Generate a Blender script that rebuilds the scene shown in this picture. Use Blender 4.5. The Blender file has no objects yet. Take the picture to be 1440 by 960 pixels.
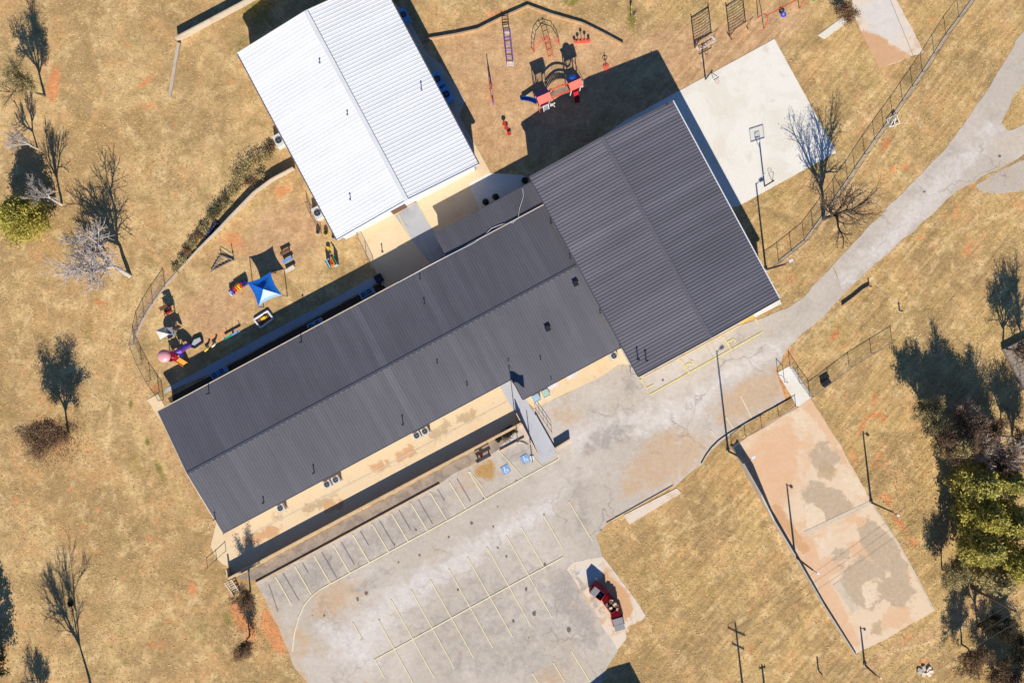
import bpy, bmesh, math, random
import numpy as np
from mathutils import Vector, Matrix, noise as mnoise

# ------------------------------------------------------------------ camera, sky, sun, exposure
S = 0.088          # metres per photo pixel on the ground
HC = 99.0          # camera height
SUN_EL = 33.0
SH = Vector((-0.115, 0.9934, 0.0))   # direction in which shadows fall
sc = bpy.context.scene
cam_d = bpy.data.cameras.new("Camera"); cam = bpy.data.objects.new("Camera", cam_d)
sc.collection.objects.link(cam); sc.camera = cam
cam.location = (0, 0, HC); cam.rotation_euler = (0, 0, 0)
cam_d.sensor_width = 36.0; cam_d.lens = 36.0 * HC / (1440 * S)
cam_d.clip_start = 1.0; cam_d.clip_end = 3000.0
wd = bpy.data.worlds.new("World"); sc.world = wd; wd.use_nodes = True
wn = wd.node_tree.nodes; bgn = wn["Background"]
sky = wn.new("ShaderNodeTexSky"); sky.sky_type = 'NISHITA'; sky.sun_disc = False
sky.sun_elevation = math.radians(SUN_EL)
sky.sun_rotation = math.atan2(-SH.x, -SH.y)
wd.node_tree.links.new(sky.outputs[0], bgn.inputs[0]); bgn.inputs[1].default_value = 0.075
sky.air_density = 1.0; sky.dust_density = 0.0; sky.ozone_density = 10.0
sun_d = bpy.data.lights.new("Sun", 'SUN'); sun = bpy.data.objects.new("Sun", sun_d)
sc.collection.objects.link(sun)
sun_d.energy = 5.0; sun_d.angle = math.radians(0.5); sun_d.color = (1.0, 0.94, 0.82)
_ce = math.cos(math.radians(SUN_EL)); _se = math.sin(math.radians(SUN_EL))
sun.rotation_euler = Vector((SH.x * _ce, SH.y * _ce, -_se)).to_track_quat('-Z', 'Y').to_euler()
sun.location = (0, -40, 60)
sc.view_settings.view_transform = 'Standard'; sc.view_settings.look = 'None'
sc.view_settings.gamma = 1.0; sc.view_settings.exposure = 0.85
try: sc.view_settings.use_curve_mapping = False
except Exception: pass
sc.render.engine = 'CYCLES'

rng = random.Random(7)
C = sc.collection
# ------------------------------------------------------------------ helpers
def W(px, py, z=0.0):
    """world point at height z that shows at photo pixel px,py"""
    k = S * (HC - z) / HC
    return Vector(((px - 720) * k, (480 - py) * k, z))
def G(px, py, z=0.0):
    """point at height z straight above the ground pixel px,py"""
    return Vector(((px - 720) * S, (480 - py) * S, z))
def lin(c):
    c = c / 255.0
    return c / 12.92 if c <= 0.04045 else ((c + 0.055) / 1.055) ** 2.4
GAIN = 1.7
def A(r, g, b, gain=GAIN):          # albedo of a sunlit level surface seen as sRGB r,g,b
    return (min(0.85, lin(r) / gain), min(0.85, lin(g) / gain), min(0.85, lin(b) / gain * 1.06), 1)

class NT:
    def __init__(s, name):
        s.m = bpy.data.materials.new(name); s.m.use_nodes = True
        s.t = s.m.node_tree; s.b = s.t.nodes["Principled BSDF"]
    def n(s, typ, **kw):
        o = s.t.nodes.new(typ)
        for k, v in kw.items():
            if k.startswith('i_'):
                o.inputs[k[2:].replace('_', ' ')].default_value = v
            else: setattr(o, k, v)
        return o
    def l(s, a, b): s.t.links.new(a, b)
    def pos(s, scale=(1, 1, 1), rot=0.0):
        g = s.n("ShaderNodeNewGeometry"); mp = s.n("ShaderNodeMapping")
        mp.vector_type = 'TEXTURE'; mp.inputs["Scale"].default_value = tuple(1.0 / v for v in scale); mp.inputs["Rotation"].default_value = (0, 0, rot)
        s.l(g.outputs["Position"], mp.inputs[0]); return mp.outputs[0]
    def noise(s, vec, scale, detail=4, rough=0.6, dist=0.0):
        o = s.n("ShaderNodeTexNoise"); o.inputs["Scale"].default_value = scale
        o.inputs["Detail"].default_value = detail; o.inputs["Roughness"].default_value = rough
        o.inputs["Distortion"].default_value = dist
        s.l(vec, o.inputs["Vector"]); return o.outputs["Fac"]
    def ss(s, v, a, b, to0=0.0, to1=1.0):
        o = s.n("ShaderNodeMapRange"); o.interpolation_type = 'SMOOTHSTEP'
        o.inputs["From Min"].default_value = a; o.inputs["From Max"].default_value = b
        o.inputs["To Min"].default_value = to0; o.inputs["To Max"].default_value = to1
        s.l(v, o.inputs["Value"]); return o.outputs["Result"]
    def math(s, op, a, b):
        o = s.n("ShaderNodeMath"); o.operation = op
        for i, v in ((0, a), (1, b)):
            if isinstance(v, (int, float)): o.inputs[i].default_value = v
            else: s.l(v, o.inputs[i])
        return o.outputs[0]
    def mix(s, f, a, b, typ='MIX'):
        o = s.n("ShaderNodeMix"); o.data_type = 'RGBA'; o.blend_type = typ
        if isinstance(f, (int, float)): o.inputs[0].default_value = f
        else: s.l(f, o.inputs[0])
        for i, v in ((6, a), (7, b)):
            if isinstance(v, tuple): o.inputs[i].default_value = v
            else: s.l(v, o.inputs[i])
        return o.outputs[2]
    def grey(s, v):
        o = s.n("ShaderNodeCombineColor")
        for i in range(3): s.l(v, o.inputs[i])
        return o.outputs[0]
    def attr(s, name):
        o = s.n("ShaderNodeAttribute"); o.attribute_name = name; return o.outputs["Fac"]
    def bump(s, h, st=0.3, d=0.05):
        o = s.n("ShaderNodeBump"); o.inputs["Strength"].default_value = st; o.inputs["Distance"].default_value = d
        s.l(h, o.inputs["Height"]); s.l(o.outputs[0], s.b.inputs["Normal"])

def mat(name, col, rough=0.6, var=0.12, scale=2.0, metal=0.0, spec=0.3, bump=0.0):
    t = NT(name); p = t.pos()
    f = t.noise(p, scale, 5, 0.65)
    g = t.grey(t.ss(f, 0.25, 0.75, 1 - var, 1 + var))
    c = t.mix(1.0, col if len(col) == 4 else (*col, 1), g, 'MULTIPLY')
    t.l(c, t.b.inputs["Base Color"])
    t.b.inputs["Roughness"].default_value = rough; t.b.inputs["Metallic"].default_value = metal
    t.b.inputs["Specular IOR Level"].default_value = spec
    if bump: t.bump(t.noise(p, scale * 8, 3), bump, 0.02)
    return t.m

class MB:
    def __init__(s, origin=(0, 0, 0)):
        s.v = []; s.f = []; s.o = Vector(origin)
    def add(s, vs, fs):
        n = len(s.v); s.v += [tuple(v) for v in vs]; s.f += [tuple(i + n for i in f) for f in fs]; return s
    def box(s, c, size, rz=0.0, ry=0.0, rx=0.0):
        c = Vector(c); R = Matrix.Rotation(rz, 3, 'Z') @ Matrix.Rotation(ry, 3, 'Y') @ Matrix.Rotation(rx, 3, 'X')
        vs = [c + R @ Vector((x * size[0] / 2, y * size[1] / 2, z * size[2] / 2)) for z in (-1, 1) for y in (-1, 1) for x in (-1, 1)]
        return s.add(vs, [(0, 2, 3, 1), (4, 5, 7, 6), (0, 1, 5, 4), (2, 6, 7, 3), (0, 4, 6, 2), (1, 3, 7, 5)])
    def beam(s, a, b, w, h):
        """box beam between a and b, width w (level), height h"""
        a = Vector(a); b = Vector(b); d = (b - a).normalized()
        side = d.cross(Vector((0, 0, 1)))
        if side.length < 1e-4: side = Vector((1, 0, 0))
        side.normalize(); up = side.cross(d)
        vs = [p + side * sx * w / 2 + up * sz * h / 2 for p in (a, b) for sz in (-1, 1) for sx in (-1, 1)]
        return s.add(vs, [(0, 1, 3, 2), (4, 6, 7, 5), (0, 4, 5, 1), (2, 3, 7, 6), (0, 2, 6, 4), (1, 5, 7, 3)])
    def tube(s, pts, r, n=6, r2=None, cap=True):
        pts = [Vector(p) for p in pts]; k = len(pts); base = len(s.v); up = None
        for i, p in enumerate(pts):
            d = (pts[min(i + 1, k - 1)] - pts[max(i - 1, 0)]).normalized()
            if up is None or abs(up.dot(d)) > 0.98: up = d.orthogonal()
            a = (up - d * up.dot(d)).normalized(); b = d.cross(a); up = a
            rr = r if r2 is None else r + (r2 - r) * i / max(1, k - 1)
            for j in range(n):
                t = 2 * math.pi * j / n
                s.v.append(tuple(p + (a * math.cos(t) + b * math.sin(t)) * rr))
        for i in range(k - 1):
            for j in range(n):
                s.f.append((base + i * n + j, base + i * n + (j + 1) % n, base + (i + 1) * n + (j + 1) % n, base + (i + 1) * n + j))
        if cap:
            s.f.append(tuple(base + j for j in reversed(range(n)))); s.f.append(tuple(base + (k - 1) * n + j for j in range(n)))
        return s
    def cyl(s, c, r, h, n=14, r2=None):
        c = Vector(c); return s.tube([c, c + Vector((0, 0, h))], r, n, r if r2 is None else r2)
    def torus(s, c, R, r, n=18, m=6, axis='Z', rz=0.0, a0=0.0, a1=2 * math.pi):
        c = Vector(c); M = Matrix.Rotation(rz, 3, 'Z')
        base = len(s.v)
        for i in range(n):
            t = 2 * math.pi * i / n
            for j in range(m):
                u = 2 * math.pi * j / m
                x, y, z = (R + r * math.cos(u)) * math.cos(t), (R + r * math.cos(u)) * math.sin(t), r * math.sin(u)
                p = Vector((x, y, z)) if axis == 'Z' else Vector((x, z, y))
                s.v.append(tuple(c + M @ p))
        for i in range(n):
            for j in range(m):
                s.f.append((base + i * m + j, base + ((i + 1) % n) * m + j, base + ((i + 1) % n) * m + (j + 1) % m, base + i * m + (j + 1) % m))
        return s
    def dome(s, c, r, h, n=14, m=5):
        c = Vector(c); base = len(s.v)
        for i in range(m):
            a = math.pi / 2 * i / m
            for j in range(n):
                t = 2 * math.pi * j / n
                s.v.append((c.x + r * math.cos(a) * math.cos(t), c.y + r * math.cos(a) * math.sin(t), c.z + h * math.sin(a)))
        s.v.append((c.x, c.y, c.z + h)); top = len(s.v) - 1
        for i in range(m - 1):
            for j in range(n):
                s.f.append((base + i * n + j, base + i * n + (j + 1) % n, base + (i + 1) * n + (j + 1) % n, base + (i + 1) * n + j))
        for j in range(n): s.f.append((base + (m - 1) * n + j, base + (m - 1) * n + (j + 1) % n, top))
        return s
    def prism(s, pts, z0, z1):
        """pts: level outline; z0/z1 numbers or per-point lists"""
        n = len(pts); zz0 = z0 if isinstance(z0, (list, tuple)) else [z0] * n; zz1 = z1 if isinstance(z1, (list, tuple)) else [z1] * n
        ar = sum(pts[i][0] * pts[(i + 1) % n][1] - pts[(i + 1) % n][0] * pts[i][1] for i in range(n))
        idx = list(range(n)) if ar > 0 else list(reversed(range(n)))
        vs = [(pts[i][0], pts[i][1], zz0[i]) for i in idx] + [(pts[i][0], pts[i][1], zz1[i]) for i in idx]
        fs = [tuple(reversed(range(n))), tuple(range(n, 2 * n))] + [(i, (i + 1) % n, n + (i + 1) % n, n + i) for i in range(n)]
        return s.add(vs, fs)
    def build(s, name, m, parent=None, smooth=False):
        me = bpy.data.meshes.new(name)
        o = s.o
        me.from_pydata([(v[0] - o.x, v[1] - o.y, v[2] - o.z) for v in s.v], [], s.f)
        if m: me.materials.append(m)
        if smooth: me.shade_smooth()
        ob = bpy.data.objects.new(name, me); C.objects.link(ob)
        if parent: ob.parent = parent
        else: ob.location = o
        return ob

def tag(o, label=None, cat=None, group=None, kind=None):
    if label: o['label'] = label
    if cat: o['category'] = cat
    if group: o['group'] = group
    if kind: o['kind'] = kind
    return o
def thing(name, label, cat, loc=(0, 0, 0), rz=0.0, group=None):
    o = bpy.data.objects.new(name, None); C.objects.link(o); o.location = loc; o.rotation_euler = (0, 0, rz)
    o.empty_display_size = 0.3
    return tag(o, label, cat, group)
def copy_tree(o, parent=None):
    c = o.copy(); C.objects.link(c); c.parent = parent
    for ch in list(o.children): copy_tree(ch, c)
    return c

def ragged(pts, step=0.6, amp=0.15, seed=0, freq=0.5):
    out = []; n = len(pts)
    for i in range(n):
        a = Vector((pts[i][0], pts[i][1], 0)); b = Vector((pts[(i + 1) % n][0], pts[(i + 1) % n][1], 0))
        k = max(1, int((b - a).length / step)) if (b - a).length < 200 else 1
        nr = Vector((-(b - a).y, (b - a).x, 0)).normalized()
        for j in range(k):
            p = a.lerp(b, j / k)
            q = p * freq + Vector((seed * 7.3, 0, 0))
            d = mnoise.noise(q) * 1.2 + mnoise.noise(q * 3.7) * 0.6 + mnoise.noise(q * 9) * 0.35
            out.append((p.x + nr.x * d * amp, p.y + nr.y * d * amp))
    return out
PAVED = []
def sheet(name, pix, z, m, rag=0.0, depth=0.0, seed=0, parent=None, step=0.6, freq=0.5, kind='structure'):
    pts = [W(x, y, z) for x, y in pix]
    if not parent: PAVED.append([(p.x, p.y) for p in pts])
    pts = ragged(pts, step, rag, seed, freq) if rag else [(p.x, p.y) for p in pts]
    mb = MB()
    if depth: mb.prism(pts, z - depth, z)
    else:
        n = len(pts); ar = sum(pts[i][0] * pts[(i + 1) % n][1] - pts[(i + 1) % n][0] * pts[i][1] for i in range(n))
        if ar < 0: pts = pts[::-1]
        mb.add([(p[0], p[1], z) for p in pts], [tuple(range(n))])
    o = mb.build(name, m, parent)
    if not parent: tag(o, kind=kind)
    return o
def painted(o, marks, cell=0.7):
    """cut a level sheet into cells and store paint channels on its vertices; marks: (channel, pixel outline, softness px, amount)"""
    bm = bmesh.new(); bm.from_mesh(o.data)
    xs = [v.co.x for v in bm.verts]; ys = [v.co.y for v in bm.verts]
    for ax, lo, hi in ((0, min(xs), max(xs)), (1, min(ys), max(ys))):
        c = math.floor(max(lo, -75) / cell) * cell
        while c < min(hi, 75):
            co = Vector((0, 0, 0)); co[ax] = c; no = Vector((0, 0, 0)); no[ax] = 1
            bmesh.ops.bisect_plane(bm, geom=bm.verts[:] + bm.edges[:] + bm.faces[:], plane_co=co, plane_no=no); c += cell
    bm.to_mesh(o.data); bm.free()
    n = len(o.data.vertices); co = np.zeros(n * 3); o.data.vertices.foreach_get("co", co); co = co.reshape(-1, 3)
    z = co[:, 2].max(); k = S * (HC - z) / HC; PX = co[:, 0] / k + 720; PY = 480 - co[:, 1] / k
    chs = {}
    for ch, pts, soft, amp in marks:
        d = np.full(n, 1e9); ins = np.zeros(n, bool)
        for i in range(len(pts)):
            (x0, y0), (x1, y1) = pts[i], pts[(i + 1) % len(pts)]
            L2 = max(1e-6, (x1 - x0) ** 2 + (y1 - y0) ** 2); t = np.clip(((PX - x0) * (x1 - x0) + (PY - y0) * (y1 - y0)) / L2, 0, 1)
            d = np.minimum(d, np.hypot(PX - x0 - t * (x1 - x0), PY - y0 - t * (y1 - y0)))
            cr = (y0 > PY) != (y1 > PY); xi = x0 + (PY - y0) * (x1 - x0) / (y1 - y0 if y1 != y0 else 1e-9); ins ^= cr & (PX < xi)
        sd = np.where(ins, d, -d); v = amp * np.clip(0.5 + sd / (2 * soft), 0, 1)
        chs[ch] = np.maximum(chs.get(ch, np.zeros(n)), v)
    for ch, v in chs.items():
        a = o.data.attributes.new(ch, 'FLOAT', 'POINT'); a.data.foreach_set("value", v.astype(np.float32))
def patch(name, pix, z, m, parent, seed=0, rag=0.4):
    """soft-edged patch: attribute m runs 0 at the rim to 1 inside"""
    pts = ragged([W(x, y, z) for x, y in pix], 0.5, rag, seed, 0.4)
    n = len(pts); cx = sum(p[0] for p in pts) / n; cy = sum(p[1] for p in pts) / n
    vs = [(p[0], p[1], z) for p in pts] + [(cx + (p[0] - cx) * 0.55, cy + (p[1] - cy) * 0.55, z) for p in pts] + [(cx, cy, z)]
    fs = [(i, (i + 1) % n, n + (i + 1) % n, n + i) for i in range(n)] + [(n + i, n + (i + 1) % n, 2 * n) for i in range(n)]
    ar = sum(pts[i][0] * pts[(i + 1) % n][1] - pts[(i + 1) % n][0] * pts[i][1] for i in range(n))
    if ar < 0: fs = [tuple(reversed(f)) for f in fs]
    mb = MB(); mb.add(vs, fs); o = mb.build(name, m, parent)
    a = o.data.attributes.new("m", 'FLOAT', 'POINT'); a.data.foreach_set("value", [0.0] * n + [0.8] * n + [1.0])
    return o

# ------------------------------------------------------------------ materials
def ground_mat():
    t = NT("dry_grass"); p = t.pos()
    n1 = t.noise(p, 0.05, 4, 0.6, 0.6); n2 = t.noise(p, 0.16, 6, 0.66, 0.5); n3 = t.noise(p, 0.75, 6, 0.7, 0.3); n4 = t.noise(p, 2.6, 5, 0.75); n5 = t.noise(p, 6.5, 3, 0.7)
    q = t.pos((1, 1, 1), 0.6)
    m2 = t.noise(q, 0.21, 6, 0.68, 0.8); m3 = t.noise(q, 0.42, 6, 0.7, 0.4)
    c = t.mix(t.ss(n1, 0.42, 0.58), A(190, 155, 104), A(224, 188, 130))
    c = t.mix(t.math('MULTIPLY', t.attr('gold'), 0.7), c, A(214, 178, 114))
    c = t.mix(t.ss(n2, 0.44, 0.58, 0, 0.85), c, A(182, 150, 102))
    c = t.mix(t.ss(m2, 0.48, 0.62, 0, 0.75), c, A(218, 172, 116))
    c = t.mix(t.ss(m3, 0.50, 0.64, 0, 0.75), c, A(234, 200, 142))
    c = t.mix(t.ss(t.noise(q, 0.34, 6, 0.7, 0.8), 0.52, 0.68, 0, 0.6), c, A(168, 144, 86))
    c = t.mix(t.ss(t.noise(q, 0.55, 7, 0.75, 1.0), 0.58, 0.70, 0, 0.6), c, A(224, 166, 114))
    gm = t.ss(t.math('ADD', t.attr('green'), t.math('MULTIPLY', t.math('SUBTRACT', t.noise(p, 1.1, 6, 0.75), 0.5), 1.4)), 0.36, 0.85, 0, 0.9)
    c = t.mix(gm, c, A(142, 134, 68))
    dn = t.noise(p, 0.9, 7, 0.78, 0.5)
    dm = t.ss(t.math('ADD', t.attr('dirt'), t.math('MULTIPLY', t.math('SUBTRACT', dn, 0.5), 1.6)), 0.26, 0.66, 0, 0.95)
    c = t.mix(dm, c, A(230, 156, 100))
    sm = t.ss(t.math('ADD', t.attr('sand'), t.math('MULTIPLY', t.math('SUBTRACT', dn, 0.5), 0.8)), 0.22, 0.62)
    c = t.mix(t.math('MULTIPLY', sm, 0.92), c, t.mix(t.ss(m3, 0.4, 0.62), A(206, 164, 118), A(220, 180, 132)))
    c = t.mix(t.ss(t.math('ADD', t.attr('track'), t.math('MULTIPLY', t.math('SUBTRACT', n3, 0.5), 2.0)), 0.35, 1.0, 0, 0.65), c, A(234, 200, 144))
    st = t.noise(t.pos((0.10, 1.9, 1), 0.86), 1.0, 5, 0.6, 0.3)
    c = t.mix(t.math('MULTIPLY', t.attr('gold'), 0.8), c, t.mix(1.0, c, t.grey(t.ss(st, 0.34, 0.66, 0.78, 1.18)), 'MULTIPLY'))
    st2 = t.noise(t.pos((0.8, 3.0, 1), 0.5), 3.0, 4, 0.7, 0.5)
    g1 = t.math('MULTIPLY', t.ss(n3, 0.3, 0.7, 0.86, 1.14), t.ss(n4, 0.25, 0.75, 0.80, 1.20))
    g1 = t.math('MULTIPLY', g1, t.ss(n5, 0.25, 0.75, 0.87, 1.13))
    g1 = t.math('MULTIPLY', g1, t.ss(st2, 0.3, 0.7, 0.90, 1.10))
    c = t.mix(1.0, c, t.grey(g1), 'MULTIPLY')
    t.l(c, t.b.inputs["Base Color"]); t.b.inputs["Roughness"].default_value = 0.95
    t.b.inputs["Specular IOR Level"].default_value = 0.05
    t.bump(t.math('ADD', n5, t.math('MULTIPLY', n4, 1.5)), 0.28, 0.10)
    return t.m
OVER = {'sand': (A(220, 184, 142), A(214, 180, 140), 0.9, 0.75), 'pale': (A(236, 226, 213), A(228, 217, 203), 0.5, 0.95), 'dark': (A(166, 155, 144), A(182, 171, 158), 0.8, 0.75),
        'straw': (A(206, 162, 96), A(190, 148, 88), 0.9, 0.95), 'stain': (A(192, 170, 140), A(208, 184, 152), 0.9, 0.85), 'pink': (A(240, 196, 154), A(236, 188, 142), 0.8, 0.75), 'silt': (A(206, 180, 140), A(196, 168, 128), 0.7, 0.8), 'crust': (A(248, 226, 192), A(242, 214, 176), 0.8, 0.95), 'soil': (A(228, 176, 126), A(220, 170, 122), 0.6, 0.9)}
def overlays(t, c, chans, width=0.35):
    p = t.pos()
    for ch in chans:
        c1, c2, sc_, op = OVER[ch]
        n = t.noise(p, sc_, 7, 0.72, 0.6); n2 = t.noise(p, sc_ * 2.3, 5, 0.7)
        al = t.ss(t.math('ADD', t.attr(ch), t.math('MULTIPLY', t.math('SUBTRACT', n, 0.5), 2.3)), 0.5 - width / 2, 0.5 + width / 2, 0, op)
        c = t.mix(al, c, t.mix(t.ss(n2, 0.35, 0.65), c1, c2))
    return c
def asphalt_mat(name, base, light, dark, sand, ov=()):
    t = NT(name); p = t.pos()
    n1 = t.noise(p, 0.07, 5, 0.62, 0.5); n2 = t.noise(p, 0.35, 6, 0.7, 0.3); n3 = t.noise(p, 2.2, 5, 0.7); n4 = t.noise(p, 11, 3, 0.7)
    c = t.mix(t.ss(n1, 0.42, 0.62), base, light)
    c = t.mix(t.ss(n2, 0.48, 0.75, 0, 0.6), c, dark)
    c = t.mix(t.ss(t.noise(p, 0.11, 5, 0.65, 1.0), 0.55, 0.7, 0, 0.55), c, sand)
    # drips and oil
    c = t.mix(t.ss(t.noise(p, 1.1, 3, 0.5), 0.70, 0.78, 0, 0.3), c, A(150, 140, 130))
    # hairline cracks
    ve = t.n("ShaderNodeTexVoronoi"); ve.feature = 'DISTANCE_TO_EDGE'; ve.inputs["Scale"].default_value = 0.11
    wv = t.n("ShaderNodeTexNoise"); wv.inputs["Scale"].default_value = 0.5; wv.inputs["Detail"].default_value = 5; t.l(p, wv.inputs["Vector"])
    mx = t.n("ShaderNodeVectorMath"); mx.operation = 'SCALE'; mx.inputs["Scale"].default_value = 3.2; t.l(wv.outputs["Color"], mx.inputs[0])
    ad = t.n("ShaderNodeVectorMath"); ad.operation = 'ADD'; t.l(p, ad.inputs[0]); t.l(mx.outputs[0], ad.inputs[1])
    t.l(ad.outputs[0], ve.inputs["Vector"])
    cm = t.math('MULTIPLY', t.ss(ve.outputs["Distance"], 0.003, 0.012, 1.0, 0.0), t.ss(t.noise(p, 0.12, 3, 0.5), 0.45, 0.65, 0, 0.4))
    c = overlays(t, c, ov, 0.8)
    c = t.mix(cm, c, A(120, 110, 100))
    g1 = t.math('MULTIPLY', t.ss(n3, 0.25, 0.75, 0.92, 1.08), t.ss(n4, 0.25, 0.75, 0.93, 1.07))
    c = t.mix(1.0, c, t.grey(g1), 'MULTIPLY')
    t.l(c, t.b.inputs["Base Color"]); t.b.inputs["Roughness"].default_value = 0.92; t.b.inputs["Specular IOR Level"].default_value = 0.15
    t.bump(n4, 0.25, 0.02)
    return t.m
def concrete_mat(name, base, stain, stain2, s0=0.3, spread=(0.48, 0.7), ov=()):
    t = NT(name); p = t.pos()
    n2 = t.noise(p, s0, 6, 0.68, 0.6); n3 = t.noise(p, s0 * 3.3, 5, 0.7, 0.4); n4 = t.noise(p, 9, 3, 0.7)
    c = t.mix(t.ss(n2, spread[0], spread[1]), base, stain)
    c = t.mix(t.ss(n3, 0.55, 0.72, 0, 0.7), c, stain2)
    c = overlays(t, c, ov, 0.3)
    c = t.mix(1.0, c, t.grey(t.ss(n4, 0.25, 0.75, 0.93, 1.07)), 'MULTIPLY')
    t.l(c, t.b.inputs["Base Color"]); t.b.inputs["Roughness"].default_value = 0.9; t.b.inputs["Specular IOR Level"].default_value = 0.15
    t.bump(n4, 0.15, 0.01)
    return t.m
def patch_mat(name, c1, c2, hard=0.25, nscale=0.7, op=1.0):
    t = NT(name); p = t.pos()
    n = t.noise(p, nscale, 7, 0.72, 0.5); n4 = t.noise(p, 8, 3, 0.7)
    al = t.ss(t.math('ADD', t.attr('m'), t.math('MULTIPLY', t.math('SUBTRACT', n, 0.5), 2.2)), 0.45 - hard / 2, 0.45 + hard / 2 + 0.1, 0, op)
    c = t.mix(t.ss(t.noise(p, nscale * 0.8, 5, 0.7), 0.4, 0.65), c1, c2)
    c = t.mix(1.0, c, t.grey(t.ss(n4, 0.25, 0.75, 0.9, 1.1)), 'MULTIPLY')
    t.l(c, t.b.inputs["Base Color"]); t.l(al, t.b.inputs["Alpha"]); t.b.inputs["Roughness"].default_value = 0.95
    t.b.inputs["Specular IOR Level"].default_value = 0.05
    return t.m
def metal_roof(name, col, rough, var, ang, dirt=None, spec=0.5):
    t = NT(name); p = t.pos()
    rp_ = t.pos((0.10, 1.3, 1), ang); st = t.noise(rp_, 1.0, 5, 0.65)
    pv = t.n('ShaderNodeSeparateXYZ'); t.l(t.pos((1, 1.05, 1), ang), pv.inputs[0]); wn_ = t.n('ShaderNodeTexWhiteNoise'); wn_.noise_dimensions = '1D'; t.l(t.math('FLOOR', pv.outputs[1], 0.0), wn_.inputs['W']); n2 = t.noise(p, 0.12, 4, 0.6); n3 = t.noise(p, 6, 3, 0.7)
    g1 = t.math('MULTIPLY', t.ss(st, 0.3, 0.7, 1 - var, 1 + var), t.ss(n2, 0.3, 0.7, 1 - var, 1 + var))
    g1 = t.math('MULTIPLY', g1, t.ss(n3, 0.3, 0.7, 0.95, 1.05))
    g1 = t.math('MULTIPLY', g1, t.ss(wn_.outputs['Value'], 0.0, 1.0, 1 - var * .8, 1 + var * .8))
    g1 = t.math('MULTIPLY', g1, t.ss(wn_.outputs['Value'], 0.90, 0.93, 1.0, 1 + var * 1.8))
    c = t.mix(1.0, col, t.grey(g1), 'MULTIPLY')
    if dirt: c = t.mix(t.ss(t.noise(t.pos((0.25, 1.4, 1), ang), 0.7, 7, 0.72, 0.5), 0.56, 0.76, 0, 0.4), c, dirt)
    t.l(c, t.b.inputs["Base Color"]); t.b.inputs["Roughness"].default_value = rough; t.b.inputs["Specular IOR Level"].default_value = spec
    return t.m

AX = math.atan2(0.47, 0.88)     # long axis of the buildings
M = {}
M['ground'] = ground_mat()
M['asphalt'] = asphalt_mat("old_asphalt", A(208, 195, 176), A(220, 207, 189), A(186, 173, 155), A(212, 194, 166), ('sand', 'pale', 'dark', 'straw'))
M['gravel'] = asphalt_mat("gravel", A(204, 190, 172), A(220, 206, 186), A(160, 148, 132), A(210, 184, 150))
M['patio'] = concrete_mat("patio_concrete", A(248, 220, 176), A(244, 212, 164), A(226, 192, 144), 0.25, (0.48, 0.7), ('silt', 'soil'))
M['court'] = concrete_mat("white_concrete", A(250, 243, 226), A(242, 233, 212), A(230, 218, 196), 0.14, (0.44, 0.6))
M['walk'] = concrete_mat("pale_concrete", A(226, 208, 180), A(208, 186, 156), A(188, 164, 134), 0.5)
M['greyslab'] = concrete_mat("grey_concrete", A(196, 196, 194), A(178, 178, 178), A(206, 200, 190), 0.4)
M['ramp'] = concrete_mat("ramp_concrete", A(204, 204, 204), A(192, 192, 194), A(214, 208, 200), 0.4)
M['oldslab'] = concrete_mat("old_court_concrete", A(244, 216, 180), A(238, 198, 156), A(222, 194, 158), 0.16, (0.46, 0.6), ('pink', 'stain', 'silt', 'crust', 'soil'))
M['pad'] = concrete_mat("pad_concrete", A(240, 222, 196), A(226, 196, 158), A(210, 178, 140), 0.35, (0.5, 0.66), ('sand', 'soil', 'straw', 'pale', 'dark'))
M['kerb'] = concrete_mat("kerb_concrete", A(224, 196, 156), A(204, 176, 138), A(180, 152, 120), 1.0)
M['wallc'] = concrete_mat("wall_concrete", A(226, 196, 152), A(206, 172, 128), A(184, 152, 116), 0.8)
M['wallg'] = concrete_mat('grey_wall_concrete', A(206, 190, 166), A(188, 170, 146), A(168, 150, 126), 0.8)
M['sand'] = patch_mat("drifted_sand", A(222, 176, 126), A(210, 170, 126))
M['soil'] = patch_mat("red_soil", A(228, 160, 104), A(216, 170, 122))
M['pink'] = patch_mat("pale_pink_soil", A(238, 190, 148), A(232, 176, 128))
M['stain'] = patch_mat("damp_stain", A(158, 146, 128), A(176, 158, 132), 0.12)
M['silt'] = patch_mat("dried_silt", A(200, 176, 134), A(184, 160, 118), 0.1)
M['pale'] = patch_mat("pale_dust", A(226, 216, 204), A(216, 206, 194), 0.5, 0.35, 0.6)
M['darkst'] = patch_mat("dark_tar", A(128, 120, 112), A(148, 138, 126), 0.4, 0.5, 0.7)
M['oil'] = patch_mat("oil_spot", A(120, 110, 100), A(140, 130, 118), 0.5, 1.8, 0.7)
M['deadgrass'] = patch_mat("dead_grass", A(206, 160, 88), A(186, 142, 78), 0.2)
M['rubble'] = concrete_mat("grey_rubble", A(176, 158, 138), A(150, 136, 122), A(214, 188, 148), 0.7, (0.42, 0.6))
M['line'] = concrete_mat("faded_paint", A(246, 232, 188), A(240, 224, 178), A(218, 200, 164), 0.8)
M['yline'] = concrete_mat("yellow_paint", A(240, 222, 150), A(232, 212, 140), A(216, 196, 140), 0.8)
M['tar'] = mat("tar_seam", A(156, 144, 132), 0.9, 0.2, 1.5)
M['yellow'] = mat("yellow_pad_paint", A(236, 206, 112), 0.8, 0.1, 1.0)
M['dark_roof'] = metal_roof("charcoal_metal_roof", A(100, 98, 102), 0.42, 0.07, AX + math.pi / 2, A(120, 114, 112))
M['gym_roof'] = metal_roof("gym_charcoal_roof", A(108, 105, 110), 0.42, 0.07, AX, A(128, 122, 118))
M['white_roof'] = metal_roof("white_metal_roof", (0.555, 0.555, 0.565, 1), 0.45, 0.03, AX, A(214, 208, 200), 0.4)
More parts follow.
